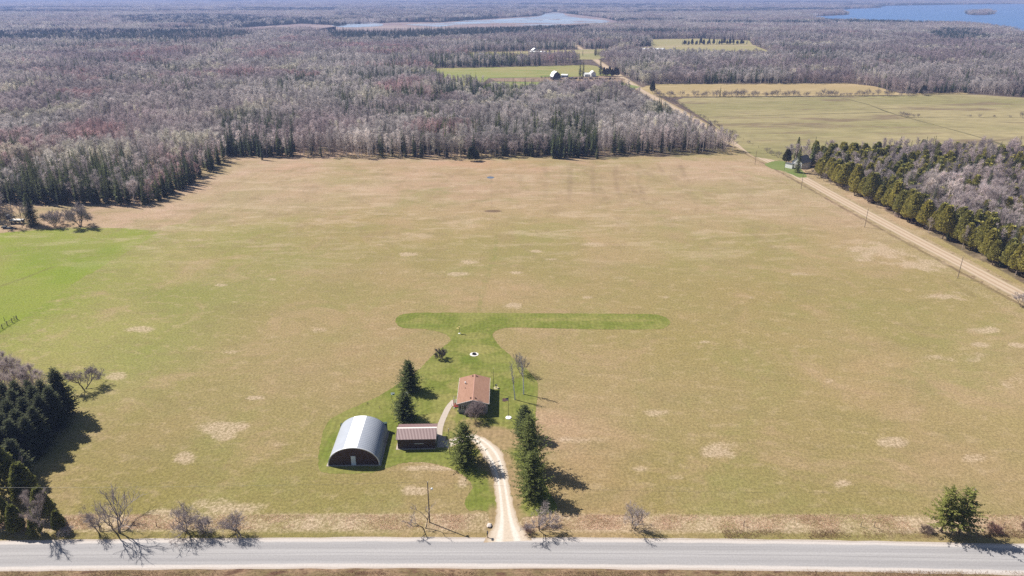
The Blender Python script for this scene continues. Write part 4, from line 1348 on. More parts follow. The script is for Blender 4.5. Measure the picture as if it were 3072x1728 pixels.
for k, (px, py, H_, R_) in enumerate(gl):
    X_, Y_ = G(px, py)
    place(gv[k % 4], "spruce_tree", (X_, Y_, 0), (R_ / 2.5, R_ / 2.5, H_ / 12), k * 1.3, (.085, .095, .045),
          'dark tall spruce in the dense grove at the lower left' if k else 'rightmost and widest spruce of the dense dark grove at the lower left', 'spruce', 'spruces of the lower left grove' if k else None)
LC = [cedar(340 + k, 9.5, 2.6, .05, 3600, .62) for k in range(3)]
lcm = [t.meshes("grove_cedar", M_BARK, M_LEAF) for t in LC]
for k, (px, py, s_, lb) in enumerate([(70, 1262, .95, 'yellow-green cedar standing behind the leaning bare trunk at the lower left'), (22, 1240, 1.15, 'tall yellow-green cedar at the left picture edge below the dark grove'), (112, 1300, .72, 'rounded green cedar right behind the roadside in front of the dark grove'),
                                      (45, 1336, .62, 'low bushy green cedar nearest the road at the lower left'), (92, 1345, .46, 'small low cedar bush at the foot of the leaning bare tree'), (-6, 1318, .9, 'green cedar cut by the left picture edge near the road'), (150, 1332, .45, 'smallest dark cedar bush in the shade of the grove by the road')]):
    X_, Y_ = G(px, py)
    place(lcm[k % 3], "cedar_tree", (X_, Y_, 0), s_, k * 2.1, (.20, .205, .06), lb, 'cedar')

# ---- near leafless trees and shrubs
def leafless(seed, dpx, label, name="bare_tree", cat="bare tree", mt=None, mc=None, rot=0.0, group=None, tint=None, **kw):
    T = branchy(seed, **kw)
    a_, b_ = T.meshes(name, mt or M_DBARK, mc or M_DTWIG)
    X_, Y_ = G(*dpx)
    return place((a_, b_), name, (X_, Y_, 0), 1.0, rot, tint, label, cat, group)


leafless(401, (298, 1341), 'tall forked leafless tree casting a fan of shadow over the road', H=8.8, spread=.75, trunks=3, r0=.2, depth=4, twigs=1530, twl=.8, tww=.03, ratio=.76, kids=(2, 3))
leafless(402, (250, 1338), 'small crooked shrub left of the tall forked leafless tree', "bare_shrub", "shrub", H=5.2, spread=.95, trunks=4, r0=.11, depth=5, tw_from=1, twigs=2210, twl=.5, ratio=.72)
leafless(403, (468, 1336), 'spreading leafless shrub by the road, larger left half of a touching pair', "bare_shrub", "shrub", H=5.6, spread=1.25, trunks=4, r0=.14, depth=5, tw_from=1, twigs=5100, twl=.55, ratio=.76, curl=.35)
leafless(404, (513, 1340), 'dense dark leafless shrub touching the right side of a larger one', "bare_shrub", "shrub", H=4.2, spread=1.15, trunks=5, r0=.09, depth=5, tw_from=1, twigs=4080, twl=.5, ratio=.74, curl=.3)
leafless(405, (598, 1338), 'rounded leafless shrub with curling stems, next right of the touching pair', "bare_shrub", "shrub", H=5.0, spread=1.05, trunks=5, r0=.11, depth=5, tw_from=1, twigs=3740, twl=.5, ratio=.74, curl=.42)
leafless(406, (1068, 1329), 'half-broken thin leafless tree leaning beside the roadside utility pole', H=5.0, spread=1.0, trunks=2, r0=.14, depth=4, twigs=714, twl=.6, ratio=.72, curl=.35, kids=(1, 2))
leafless(407, (1358, 1333), 'rounded leafless shrub at the right corner of the driveway mouth', "bare_shrub", "shrub", H=5.0, spread=1.05, trunks=3, r0=.13, depth=5, tw_from=1, twigs=4420, twl=.55, ratio=.74)
leafless(408, (1594, 1330), 'lone upright leafless shrub beside the road right of the driveway', "bare_shrub", "shrub", H=5.0, spread=.8, trunks=4, r0=.11, depth=5, tw_from=1, twigs=2550, twl=.6, ratio=.74)
leafless(409, (212, 979), 'low wide leafless apple tree standing right of the dark grove tops', "apple_tree", "apple tree", H=6.8, spread=1.05, trunks=2, r0=.2, depth=5, twigs=7000, twl=.7, tww=.035, ratio=.74, curl=.3, flat=.12, kids=(3, 3), tw_from=1)
leafless(410, (203, 571), 'round dense dark leafless tree alone above the green field', "bare_tree", "bare tree", H=9.8, spread=.95, trunks=3, r0=.25, depth=5, twigs=10000, twl=1.1, tww=.06, ratio=.74, curl=.3, kids=(3, 3), tw_from=1)
leafless(411, (138, 570), 'low leafless bush between the lone spruce and the round dark tree', "bare_shrub", "shrub", H=7.0, spread=1.1, trunks=5, r0=.14, depth=5, tw_from=1, twigs=5780, twl=1.0, tww=.07, ratio=.76)
leafless(412, (58, 568), 'thin leaning leafless trees just left of the lone spruce', H=11.5, spread=.55, trunks=3, r0=.17, depth=4, twigs=2550, twl=1.2, tww=.06, ratio=.76, lean=(-.3, 0))
leafless(413, (20, 566), 'thin leafless tree at the left edge beside the hay wagon', H=10, spread=.6, trunks=1, r0=.15, depth=4, twigs=1530, twl=1.2, tww=.06, ratio=.76)
leafless(414, (1196, 1054), 'leafless ornamental tree with drooping twigs before the gable wall of the house', "ornamental_tree", "ornamental tree", mt=M_BARKT, mc=M_TWIG, tint=(.30, .24, .235), H=4.6, spread=1.15, trunks=5, r0=.08, depth=5, tw_from=1, twigs=7000, twl=.7, tww=.03, ratio=.74, curl=.35, droopy=0)
leafless(415, (1111, 903), 'small round dark leafless bush on the lawn left of the fire pit', "bare_shrub", "shrub", H=2.9, spread=1.1, trunks=7, r0=.04, depth=3, twigs=6120, twl=.5, tww=.035, ratio=.7, mc=M_DBARK)
leafless(416, (1311, 940), 'grey leafless shrub on the lawn edge behind the two birches', "bare_shrub", "shrub", mt=M_BARKT, mc=M_TWIG, tint=(.24, .22, .215), H=5.4, spread=.9, trunks=5, r0=.07, depth=4, twigs=2890, twl=.5, tww=.03, ratio=.74)
leafless(417, (106, 1343), 'leaning pale leafless tree in front of the cedars at the lower left roadside', H=9.8, spread=.85, trunks=1, r0=.2, depth=4, twigs=3400, twl=.8, tww=.035, ratio=.74, lean=(-.16, .05), mt=M_BARKT, mc=M_TWIG, tint=(.30, .25, .235))
leafless(418, (55, 1232), 'bare grey dead trunk slanting among the lower left cedars', H=8, spread=.5, trunks=1, r0=.16, depth=2, twigs=204, twl=.7, ratio=.6, lean=(-.2, 0), mt=M_BARKT, mc=M_TWIG, tint=(.34, .30, .28))
leafless(419, (2590, 1338), 'red-stemmed low brush in the ditch at the lower right corner', "ditch_brush", "brush", mt=M_BARKT, mc=M_TWIG, tint=(.22, .13, .11), H=2.2, spread=1.3, trunks=9, r0=.03, depth=3, twigs=2720, twl=.5, tww=.03, ratio=.7)
leafless(420, (2500, 1338), 'reddish low brush in the ditch just right of the two loose spruces', "ditch_brush", "brush", mt=M_BARKT, mc=M_TWIG, tint=(.24, .14, .12), H=1.8, spread=1.5, trunks=10, r0=.03, depth=3, twigs=2720, twl=.5, tww=.03, ratio=.7)
leafless(421, (2330, 1337), 'low brown brush in the ditch left of the two loose spruces', "ditch_brush", "brush", mt=M_BARKT, mc=M_TWIG, tint=(.24, .18, .15), H=1.5, spread=1.5, trunks=9, r0=.03, depth=3, twigs=2210, twl=.5, tww=.03, ratio=.7)
leafless(422, (1330, 1340), 'low reddish brush between the driveway mouth and the rounded shrub', "ditch_brush", "brush", mt=M_BARKT, mc=M_TWIG, tint=(.22, .14, .12), H=1.6, spread=1.4, trunks=8, r0=.03, depth=3, twigs=1530, twl=.45, tww=.03, ratio=.7)
leafless(423, (2570, 772), 'thin leafless bush in the ditch of the gravel road at the right edge', "bare_shrub", "shrub", H=4.5, spread=1.1, trunks=4, r0=.07, depth=4, twigs=2040, twl=.7, tww=.045, ratio=.74)
leafless(424, (170, 1345), 'sparse brush beside the road right of the leaning pale tree', "ditch_brush", "brush", H=1.8, spread=1.4, trunks=8, r0=.03, depth=3, twigs=1190, twl=.45, tww=.03, ratio=.7)
# birches in the yard: two slim white stems with few fine twigs
for k, (dpx, H_, lb) in enumerate([((1295, 1005), 11.6, 'left nearer one of the two slim white birches on the lawn edge'), ((1317, 992), 12.4, 'right farther one of the two slim white birches on the lawn edge')]):
    T = bare_tree(430 + k, H_, 1.5, .19, .38, 15, 300, .025, .8, False, lean=.02, up=2.2)
    a_, b_ = T.meshes("birch", M_BIRCH, M_TWIG)
    X_, Y_ = G(*dpx)
    place((a_, b_), "birch_tree", (X_, Y_, 0), 1.0, 1.0 + k, (.36, .33, .31), lb, 'birch')
# bare trees behind the lower-left grove
GB = [bare_tree(440 + k, 9.5, 2.6, .13, .25, 15, 1500, .04, 1.0, True, up=1.3).meshes("grove_bare", M_BARKT, M_TWIG) for k in range(3)]
for k, (px, py) in enumerate([(8, 1010), (30, 1016), (52, 1018), (74, 1014), (94, 1016), (112, 1012), (20, 992), (46, 994), (70, 990), (92, 992), (4, 975), (34, 974), (60, 972)]):
    X_, Y_ = G(px, py)
    place(GB[k % 3], "bare_tree", (X_, Y_, 0), 1.02 + .05 * (k % 4), k * 1.7, (.42, .35, .335), 'leafless grey-brown tree in the thicket behind the dark grove at the left edge', 'bare tree', 'bare trees behind the lower left grove')
# single trees of the middle distance
def lone(px, py, k, s_, lb, name='spruce_tree', cat='spruce', tint=None, group=None):
    X_, Y_ = G(px, py)
    src = {'spruce_tree': P_SPR, 'cedar_tree': P_CED, 'bare_tree': P_BARE}[name]
    return place(None, name, (X_, Y_, 0), s_, k * 1.1, tint or tuple(CN1), lb, cat, group, src[k % len(src)])


Tm = spruce(360, 15.5, 4.2, .02, 34, 11, 6, .85, .12, .18, .25, fine=1.0)
lsp = Tm.meshes("lone_spruce", M_BARK, M_LEAF)
X_, Y_ = G(84, 567); place(lsp, "spruce_tree", (X_, Y_, 0), .95, 0, G2, 'large lone dark spruce above the green field at the left', 'spruce')
X_, Y_ = G(2003, 398); place(lsp, "spruce_tree", (X_, Y_, 0), (.75, .75, .85), 1, G2, 'tall dark spruce right behind the small white house', 'spruce')
X_, Y_ = G(2006, 434); place(lsp, "spruce_tree", (X_, Y_, 0), (.62, .62, .95), 2.4, G1, 'open dark spruce in front of the small white house by the road', 'spruce')
X_, Y_ = G(1978, 411); place(PP_CED2[1], "cedar_tree", (X_, Y_, 0), .85, 2.4, (.10, .10, .04), 'round olive cedar left of the small white house', 'cedar')
lone(1185, 405, 5, .85, 'small round evergreen in front of the back wood, left of centre', 'cedar_tree', 'cedar', (.05, .065, .028))
lone(1200, 404, 1, .6, 'smaller evergreen touching the right of the round one before the back wood', 'cedar_tree', 'cedar', (.05, .065, .028))
lone(660, 402, 0, .9, 'open grey evergreen standing just in front of the back wood', 'spruce_tree', 'spruce')
lone(1763, 377, 2, .45, 'low evergreen at the foot of the pale aspens by the road bend', 'cedar_tree', 'cedar', (.05, .065, .028))
lone(1811, 243, 0, .75, 'left one of two little spruces in the hedgerow of the east pasture')
lone(1821, 243, 1, .6, 'right one of two little spruces in the hedgerow of the east pasture')
lone(2320, 239, 1, .95, 'round dark tree at the east end of the pasture hedgerow', 'cedar_tree', 'cedar', (.07, .07, .045))
lone(1641, 234, 0, 1.1, 'round dark tree standing alone where the gravel road meets the pasture', 'cedar_tree', 'cedar', (.06, .07, .035))
lone(1497, 141, 2, 1.35, 'left tall dark spruce beside the far road', 'spruce_tree', 'spruce')
lone(1466, 141, 4, 1.0, 'slim dark spruce left of the far road junction')
lone(1510, 190, 2, 1.6, 'tall ragged pine rising above the farmhouse by the road')
lone(1459, 193, 2, 1.35, 'left of the twin dark spruces in front of the farmhouse')
lone(1467, 193, 0, 1.5, 'right of the twin dark spruces in front of the farmhouse')
for k, px in enumerate([1519, 1526, 1533, 1540, 1547, 1553]):
    lone(px, 192, k, .95, 'brushy tree in the screen right of the farmhouse', 'cedar_tree', 'cedar', (.11, .095, .07), 'screen trees right of the farmhouse')
r = random.Random(77)
for k in range(34):
    px = 1715 + k * 4.9 + r.uniform(-2, 2)
    if 1795 < px < 1803: continue
    lone(px, 113 + r.uniform(-.3, .3) - (px - 1715) * .012, k, r.uniform(.6, 1.15), 'tree of the hedgerow line crossing the far fields', 'cedar_tree' if k % 3 else 'spruce_tree', 'tree', (.07, .075, .05), 'hedgerow trees crossing the far fields')
for k in range(22):
    px = 1500 + k * 3.1
    lone(px, 139 - .05 * k + r.uniform(-.5, .5), k, r.uniform(.7, 1.0), 'dark evergreen of the hedge beside the far road junction', 'spruce_tree', 'spruce', tuple(CN3), 'evergreens beside the far road junction')
# leafless brush of the pasture hedgerow
HB = [branchy(460 + k, 5.5, 1.1, trunks=5, r0=.08, depth=3, twigs=420, twl=1.1, tww=.09, ratio=.74).joined("hedge_brush", M_BARKT, M_TWIG) for k in range(3)]
for k in range(86):
    px = 1650 + k * 8.0 + r.uniform(-3, 3)
    py = 243.5 - max(0, (px - 1900)) * .007 + r.uniform(-.6, .6)
    if r.random() < .25: continue
    X_, Y_ = G(px, py)
    place(None, "hedge_shrub", (X_, Y_, 0), r.uniform(.5, 1.3), r.uniform(0, 6), (.26, .22, .21), 'leafless bush in the hedgerow between the two east pastures', 'shrub', 'bushes of the pasture hedgerow', HB[k % 3])
for k in range(60):
    px = 1700 + k * 3.6
    t = (px - 1700) / 216
    x_, y_ = G(px, 0) if False else (float(road_x(760 - 440 * t)) + 8.5 + r.uniform(-1, 2), 760 - 440 * t)
    if r.random() < .2: continue
    place(None, "roadside_shrub", (x_, y_, 0), r.uniform(.35, .8), r.uniform(0, 6), (.25, .21, .19), 'leafless bush on the pasture side of the gravel road', 'shrub', 'bushes along the pasture side of the gravel road', HB[k % 3])
for k, (px, py) in enumerate([(2268, 292), (2276, 294), (2285, 295), (2298, 294), (2310, 295), (2440, 295), (2465, 295), (2500, 296), (2572, 297), (2540, 296)]):
    X_, Y_ = G(px, py)
    place(None, "pasture_shrub", (X_, Y_, 0), (.75, .6, .7, .4, .5, .4, .5, .4, .9, .35)[k], k, (.24, .20, .19), 'leafless bush on the fence line inside the east pasture', 'shrub', 'bushes on the pasture fence line', HB[k % 3])

# ------------------------------------------------------------------ buildings and yard things
def corrugated(name, col, axis, period, rough=.45, metal=0.0, depth=.5, var=.1, streak=.0):
    m = NT(name, rough, .5, metal)
    xyz = m.sep(m.coords())
    w = m.math('SINE', m.math('MULTIPLY', xyz[axis], 2 * math.pi / period))
    n = m.noise(.8, 4, .6)
    c = m.mix(n, tuple(v * (1 - var) for v in col), tuple(min(.92, v * (1 + var)) for v in col))
    c = m.mix(1.0, c, m.ramp(w, -1, 1, 1 - depth * .35, 1.0), 'MULTIPLY')
    m.color(c)
    m.bump(w, .5, .04)
    return m.mat


WHITE = flat_mat("white_paint", (.78, .77, .74), .6, .4, 0, .05)
BLACKM = flat_mat("dark_metal", (.03, .03, .035), .5, .4)
WOOD = flat_mat("weathered_wood", (.20, .155, .12), .9, .1, 0, .25, 4)
REDW = flat_mat("red_deck_paint", (.30, .05, .035), .7, .3, 0, .15, 3)
GLASS = NT("window_glass", .08, .6).color((.05, .06, .075)).mat
GALV = flat_mat("galvanised_steel", (.45, .46, .48), .4, .5, .6)

# ---- arched steel hut
QX0, QX1, QY0, QY1, QH = -39.9, -28.75, 127.5, 140.1, 4.55
t = empty("quonset_hut", ((QX0 + QX1) / 2, QY0, 0), label='arched steel hut with a white ridge strip and dark brown front wall', cat='hut')
cxh = (QX1 - QX0) / 2; Lh = QY1 - QY0
def archp(k, n=36, s=1.0):
    a = math.pi * k / n
    return (-cxh * s * math.cos(a), QH * s * (math.sin(a) ** .92))
def arch_mesh(k0, k1, off, y0, y1, n=36):
    mb = MB(); ny_ = 30
    for k in range(k0, k1):
        (xa, za), (xb, zb) = archp(k, n, off), archp(k + 1, n, off)
        for j in range(ny_):
            ya, yb = y0 + (y1 - y0) * j / ny_, y0 + (y1 - y0) * (j + 1) / ny_
            mb.face([(xa, ya, za), (xa, yb, za), (xb, yb, zb), (xb, ya, zb)][::-1])
    return mb


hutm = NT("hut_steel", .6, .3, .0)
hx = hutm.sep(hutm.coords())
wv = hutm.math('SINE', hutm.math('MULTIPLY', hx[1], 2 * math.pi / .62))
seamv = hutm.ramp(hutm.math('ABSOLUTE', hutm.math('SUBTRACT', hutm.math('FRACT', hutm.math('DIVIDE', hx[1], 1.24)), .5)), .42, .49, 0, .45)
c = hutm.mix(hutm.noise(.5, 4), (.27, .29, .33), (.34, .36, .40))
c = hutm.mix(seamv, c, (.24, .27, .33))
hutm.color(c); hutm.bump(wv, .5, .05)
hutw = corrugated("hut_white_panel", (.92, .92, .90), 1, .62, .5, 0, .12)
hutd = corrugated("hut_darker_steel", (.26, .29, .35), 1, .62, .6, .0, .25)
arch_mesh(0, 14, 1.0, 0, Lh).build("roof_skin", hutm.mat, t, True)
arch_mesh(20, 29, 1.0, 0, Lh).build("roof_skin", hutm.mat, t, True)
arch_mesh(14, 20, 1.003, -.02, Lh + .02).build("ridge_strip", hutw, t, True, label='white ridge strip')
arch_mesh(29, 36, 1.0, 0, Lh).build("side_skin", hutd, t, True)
brown_end = corrugated("hut_end_wall", (.060, .032, .028), 0, .3, .7, 0, .4)
for nm, y_, th in (("front_wall", .18, .1), ("rear_wall", Lh - .25, .1)):
    mb = MB()
    ring = [archp(k, 36, .985) for k in range(37)]
    mb.face([(x, y_, z) for x, z in ring]); mb.face([(x, y_ + th, z) for x, z in ring][::-1])
    for a_, b_ in zip(ring[:-1], ring[1:]):
        mb.face([(a_[0], y_, a_[1]), (b_[0], y_, b_[1]), (b_[0], y_ + th, b_[1]), (a_[0], y_ + th, a_[1])])
    mb.build(nm, brown_end, t)
mb = MB()
for k in range(36):
    (xa, za), (xb, zb) = archp(k, 36, 1.012), archp(k + 1, 36, 1.012)
    (xc, zc), (xd, zd) = archp(k, 36, .975), archp(k + 1, 36, .975)
    mb.face([(xa, -.05, za), (xb, -.05, zb), (xd, -.05, zd), (xc, -.05, zc)])
    mb.face([(xc, -.05, zc), (xd, -.05, zd), (xd, .17, zd), (xc, .17, zc)])
    mb.face([(xa, -.05, za), (xa, .1, za), (xb, .1, zb), (xb, -.05, zb)])
mb.build("edge_trim", flat_mat("pale_steel_trim", (.62, .62, .64), .5, .4, .2), t)
mb = MB(); mb.box(-.55, .45, .10, .176, .05, 2.35)
d = mb.build("door", flat_mat("pale_door", (.55, .62, .68), .5, .4), t)
mb = MB(); mb.box(.30, .38, .04, .10, 1.1, 1.2); mb.build("handle", BLACKM, d)
for x_ in (-3.2, 1.5):
    mb = MB(); mb.box(x_, x_ + .05, .13, .178, .1, QH * .78); mb.build("wall_seam", flat_mat("rust_seam", (.13, .07, .055), .8), t)
mb = MB(); mb.box(-cxh - .35, cxh + .3, -.25, Lh + .2, -.1, .06); mb.build("foundation", cm.mat, t)
mb = MB(); mb.box(cxh - 1.1, cxh - .2, Lh + .05, Lh + .8, 0, 2.3); mb.box(-cxh + .2, -cxh + 1.0, Lh + .05, Lh + .7, 0, 2.1)
mb.build("rear_vent_box", flat_mat("green_box", (.04, .07, .05), .6), t)
mb = MB(); mb.tube([(cxh * .97, 7.6, 1.0), (cxh + .45, 7.6, 1.0), (cxh + .45, 7.6, .2)], .07, 6); mb.tube([(cxh + .45, 7.6, .75), (cxh + .95, 7.6, .72)], .04, 5)
mb.build("tap", BLACKM, t)
t.rotation_euler = (0, 0, math.radians(1.0))

# ---- brown garage
gx0, gx1, gy0, gy1 = -25.7, -17.3, 133.6, 139.2
gw, gd = gx1 - gx0, gy1 - gy0
t = empty("garage", (gx0, gy0, 0), rz=math.radians(1.6), label='brown metal garage with a pale ridge cap beside the arched hut', cat='garage')
gwall = corrugated("garage_wall_metal", (.062, .034, .032), 0, .3, .7, 0, .35)
gwall2 = corrugated("garage_end_metal", (.062, .034, .032), 1, .3, .7, 0, .35)
groof = corrugated("garage_roof_metal", alb(166, 132, 129, .52), 0, .33, .55, .0, .07)
ZE, ZR = 2.65, 3.62
mb = MB()
mb.face([(0, 0, 0), (gw, 0, 0), (gw, 0, ZE), (0, 0, ZE)], 0); mb.face([(0, gd, 0), (0, gd, ZE), (gw, gd, ZE), (gw, gd, 0)], 0)
for x_, s_ in ((0, 1), (gw, -1)):
    f = [(x_, 0, 0), (x_, 0, ZE), (x_, gd / 2, ZR), (x_, gd, ZE), (x_, gd, 0)]
    mb.face(f if s_ == 1 else f[::-1], 1)
mb.build("wall", [gwall, gwall2], t)
mb = MB(); o = .3; sl = (ZR - ZE) / (gd / 2); th = .07
for s_ in (0, 1):
    ya = -o if not s_ else gd + o
    z_a = ZE - o * sl + .1; ym = gd / 2; z_m = ZR + .1
    P = [(-o, ya, z_a), (gw + o, ya, z_a), (gw + o, ym, z_m), (-o, ym, z_m)]
    if s_: P = P[::-1]
    mb.face(P); mb.face([(p[0], p[1], p[2] - th) for p in P][::-1])
    for a_, b_ in zip(P, P[1:] + P[:1]):
        mb.face([a_, (a_[0], a_[1], a_[2] - th), (b_[0], b_[1], b_[2] - th), b_])
rf = mb.build("roof", groof, t)
mb = MB(); w_ = .24
mb.face([(-o - .02, gd / 2 - w_, ZR + .125 - w_ * sl), (gw + o + .02, gd / 2 - w_, ZR + .125 - w_ * sl), (gw + o + .02, gd / 2, ZR + .14), (-o - .02, gd / 2, ZR + .14)])
mb.face([(-o - .02, gd / 2, ZR + .14), (gw + o + .02, gd / 2, ZR + .14), (gw + o + .02, gd / 2 + w_, ZR + .125 - w_ * sl), (-o - .02, gd / 2 + w_, ZR + .125 - w_ * sl)])
mb.build("ridge_cap", flat_mat("pale_ridge", (.85, .72, .66), .7), rf, label='pale pinkish ridge cap')
mb = MB(); mb.box(-.4, gw + .05, -.35, gd + .2, -.1, .05); mb.build("foundation", cm.mat, t)
mb = MB(); mb.box(gw * .45, gw * .70, -.09, -.02, 1.28, 1.37); mb.build("wall_bar", WHITE, t, label='pale bar on the shaded wall')
mb = MB(); mb.box(gw + .003, gw + .08, 1.2, 4.4, .05, 2.2); dd = mb.build("garage_door", flat_mat("garage_door_paint", (.40, .38, .36), .6), t)
mb = MB(); mb.box(gw + .08, gw + .12, 2.7, 2.9, .9, .96); mb.build("handle", BLACKM, dd)
mb = MB(); mb.box(gw + .003, gw + .08, 4.7, 5.45, .05, 2.1); dd = mb.build("side_door", WHITE, t)
mb = MB(); mb.box(gw + .08, gw + .12, 4.8, 4.87, 1.0, 1.08); mb.build("handle", BLACKM, dd)

# ---- the house
hx0, hx1, hy0, hy1 = -13.05, -5.95, 148.1, 160.0
hw, hd = hx1 - hx0, hy1 - hy0
t = empty("house", (hx0, hy0, 0), rz=math.radians(.4), label='grey sided one storey house with a salmon shingle roof', cat='house')
sid = NT("grey_siding", .7, .3)
sx = sid.sep(sid.coords())
lap = sid.math('FRACT', sid.math('MULTIPLY', sx[2], 5.0))
c = sid.mix(sid.noise(1.2, 3), (.27, .27, .285), (.33, .33, .345))
c = sid.mix(1.0, c, sid.ramp(lap, 0, .2, .72, 1.0), 'MULTIPLY')
sid.color(c); sid.bump(lap, .3, .02)
shin = NT("salmon_shingles", .92, .1)
sh_n = shin.noise(1.1, 5, .7); sh_xyz = shin.sep(shin.coords())
brk = shin.n("ShaderNodeTexBrick")
shin.L(shin.mapped((1, 1, 1), (0, 0, math.radians(90))), brk.inputs["Vector"])
brk.inputs["Scale"].default_value = 1.0; brk.inputs["Brick Width"].default_value = .9; brk.inputs["Row Height"].default_value = .28; brk.inputs["Mortar Size"].default_value = .012
brk.inputs["Color1"].default_value = alb(192, 151, 128) + (1,); brk.inputs["Color2"].default_value = alb(180, 140, 118) + (1,); brk.inputs["Mortar"].default_value = alb(168, 116, 98) + (1,)
c = shin.mix(shin.ramp(sh_n, .5, .75, 0, .35), brk.outputs[0], alb(176, 134, 120))
shin.color(c)
HE, HR = 2.86, 3.86
mb = MB()
mb.face([(0, 0, .35), (hw, 0, .35), (hw, 0, HE), (hw / 2, 0, HR), (0, 0, HE)]); mb.face([(0, hd, .35), (0, hd, HE), (hw / 2, hd, HR), (hw, hd, HE), (hw, hd, .35)])
mb.face([(0, 0, .35), (0, 0, HE), (0, hd, HE), (0, hd, .35)]); mb.face([(hw, 0, .35), (hw, hd, .35), (hw, hd, HE), (hw, 0, HE)])
mb.build("wall", sid.mat, t)
mb = MB(); mb.box(.04, hw - .04, .04, hd - .04, -.1, .37); mb.build("foundation", flat_mat("skirting_grey", (.20, .20, .21), .8), t)
mb = MB(); o = .38; sl = (HR - HE) / (hw / 2); th = .12
for s_ in (0, 1):
    xa = -o if not s_ else hw + o; za_ = HE - o * sl + .14; xm = hw / 2; zm = HR + .14
    P = [(xa, -o, za_), (xm, -o, zm), (xm, hd + o, zm), (xa, hd + o, za_)]
    if not s_: P = P[::-1]; P = [P[0], P[3], P[2], P[1]][::-1]; P = [(xa, -o, za_), (xm, -o, zm), (xm, hd + o, zm), (xa, hd + o, za_)]
    else: P = P[::-1]
    mb.face(P); mb.face([(p[0], p[1], p[2] - th) for p in P][::-1])
    for a_, b_ in zip(P, P[1:] + P[:1]): mb.face([a_, (a_[0], a_[1], a_[2] - th), (b_[0], b_[1], b_[2] - th), b_])
rf = mb.build("roof", shin.mat, t)
mb = MB()
for s_ in (-1, 1):
    e = hw / 2 + s_ * (hw / 2 + o); z_e = HE - o * sl + .142; w_ = .16
    mb.face([(hw / 2, -o - .012, HR + .147), (e, -o - .012, z_e), (e, -o - .012, z_e - w_), (hw / 2, -o - .012, HR + .147 - w_)])
    mb.face([(hw / 2, -o - .012, HR + .147), (e, -o - .012, z_e), (e, -o + .08, z_e + .004), (hw / 2, -o + .08, HR + .152)])
mb.build("fascia", flat_mat("fascia_paint", (.50, .48, .46), .7), rf)
mb = MB(); mb.box(-o - .055, -o - .015, -o, hd + o, HE - o * sl + .02, HE - o * sl + .13); mb.build("gutter", WHITE, rf)
mb = MB(); mb.box(hw + o + .015, hw + o + .05, -o, hd + o, HE - o * sl + .02, HE - o * sl + .13); mb.build("gutter", WHITE, rf)
mb = MB()
for s_ in (-1, 1):
    mb.face([(hw / 2, -o, HR + .156), (hw / 2 + s_ * .14, -o, HR + .156 - .14 * sl), (hw / 2 + s_ * .14, hd + o, HR + .156 - .14 * sl), (hw / 2, hd + o, HR + .156)])
mb.build("ridge_cap", flat_mat("salmon_ridge", alb(206, 158, 138), .9), rf)
def roof_z(x): return HE + min(x, hw - x) * sl + .14
for (x_, y_) in ((hw / 2 - .55, .75), (hw / 2 + .62, .75), (hw / 2 - .5, hd - .5), (hw / 2 + .5, hd - .5)):
    mb = MB(); z_ = roof_z(x_); mb.box(x_ - .14, x_ + .14, y_ - .16, y_ + .16, z_ - .06, z_ + .16); mb.face([(x_ - .18, y_ - .2, z_ + .15), (x_ + .18, y_ - .2, z_ + .15), (x_ + .18, y_ + .2, z_ + .21), (x_ - .18, y_ + .2, z_ + .21)])
    mb.build("roof_vent", flat_mat("brown_vent", (.10, .045, .035), .6), rf)
mb = MB(); mb.lathe([(.14, 0), (.14, .55), (.22, .56), (.22, .66), (.04, .74)], 10, 1.35, 8.4); ch = mb.build("chimney_pipe", GALV, rf); ch.location.z = roof_z(1.35) - .1
mb = MB(); mb.lathe([(.06, 0), (.06, .4)], 8, 1.4, 6.1); ch = mb.build("vent_pipe", BLACKM, rf); ch.location.z = roof_z(1.4) - .05
def window(parent, cx, cy, z0, z1, w, face, shutters=False):
    """face: 's','n','e','w'"""
    R_ = {'s': 0, 'e': math.pi / 2, 'n': math.pi, 'w': -math.pi / 2}[face]
    M = Matrix.Translation((cx, cy, 0)) @ Matrix.Rotation(R_, 4, 'Z')
    mb = MB()
    for (a_, b_, c_, d_) in ((-w / 2 - .07, w / 2 + .07, z1, z1 + .08), (-w / 2 - .07, w / 2 + .07, z0 - .08, z0), (-w / 2 - .07, -w / 2, z0, z1), (w / 2, w / 2 + .07, z0, z1), (-w / 2, w / 2, (z0 + z1) / 2 - .025, (z0 + z1) / 2 + .025)):
        mb.box(a_, b_, -.06, -.003, c_, d_, 0, M)
    wdw = mb.build("window", WHITE, parent)
    mb = MB(); mb.box(-w / 2, w / 2, -.03, -.008, z0, z1, 0, M); mb.build("pane", GLASS, wdw)
    if shutters:
        for s_ in (-1, 1):
            mb = MB(); xa = s_ * (w / 2 + .27); mb.box(xa - .17, xa + .17, -.05, -.004, z0 - .03, z1 + .03, 0, M); mb.build("shutter", BLACKM, parent)
window(t, 1.05, 0, 1.2, 2.2, .55, 's', True)
window(t, 5.6, 0, 1.2, 2.2, .8, 's', True)
window(t, 0, 2.4, 1.2, 2.2, 1.1, 'w', True)
window(t, 0, 8.4, 1.2, 2.2, 1.1, 'w', True)
window(t, hw, 3, 1.2, 2.2, 1.1, 'e'); window(t, hw, 9, 1.2, 2.2, 1.1, 'e'); window(t, 2, hd, 1.2, 2.2, .9, 'n')
mb = MB(); mb.box(-.06, -.004, 4.3, 5.2, .4, 2.35); dd = mb.build("door", flat_mat("white_door", (.7, .69, .66), .5), t)
mb = MB(); mb.box(-.12, -.06, 4.38, 4.45, 1.3, 1.38); mb.build("handle", BLACKM, dd)
mb = MB(); mb.box(-.30, -.02, .05, .10, .4, 1.0); mb.build("meter_box", GALV, t)

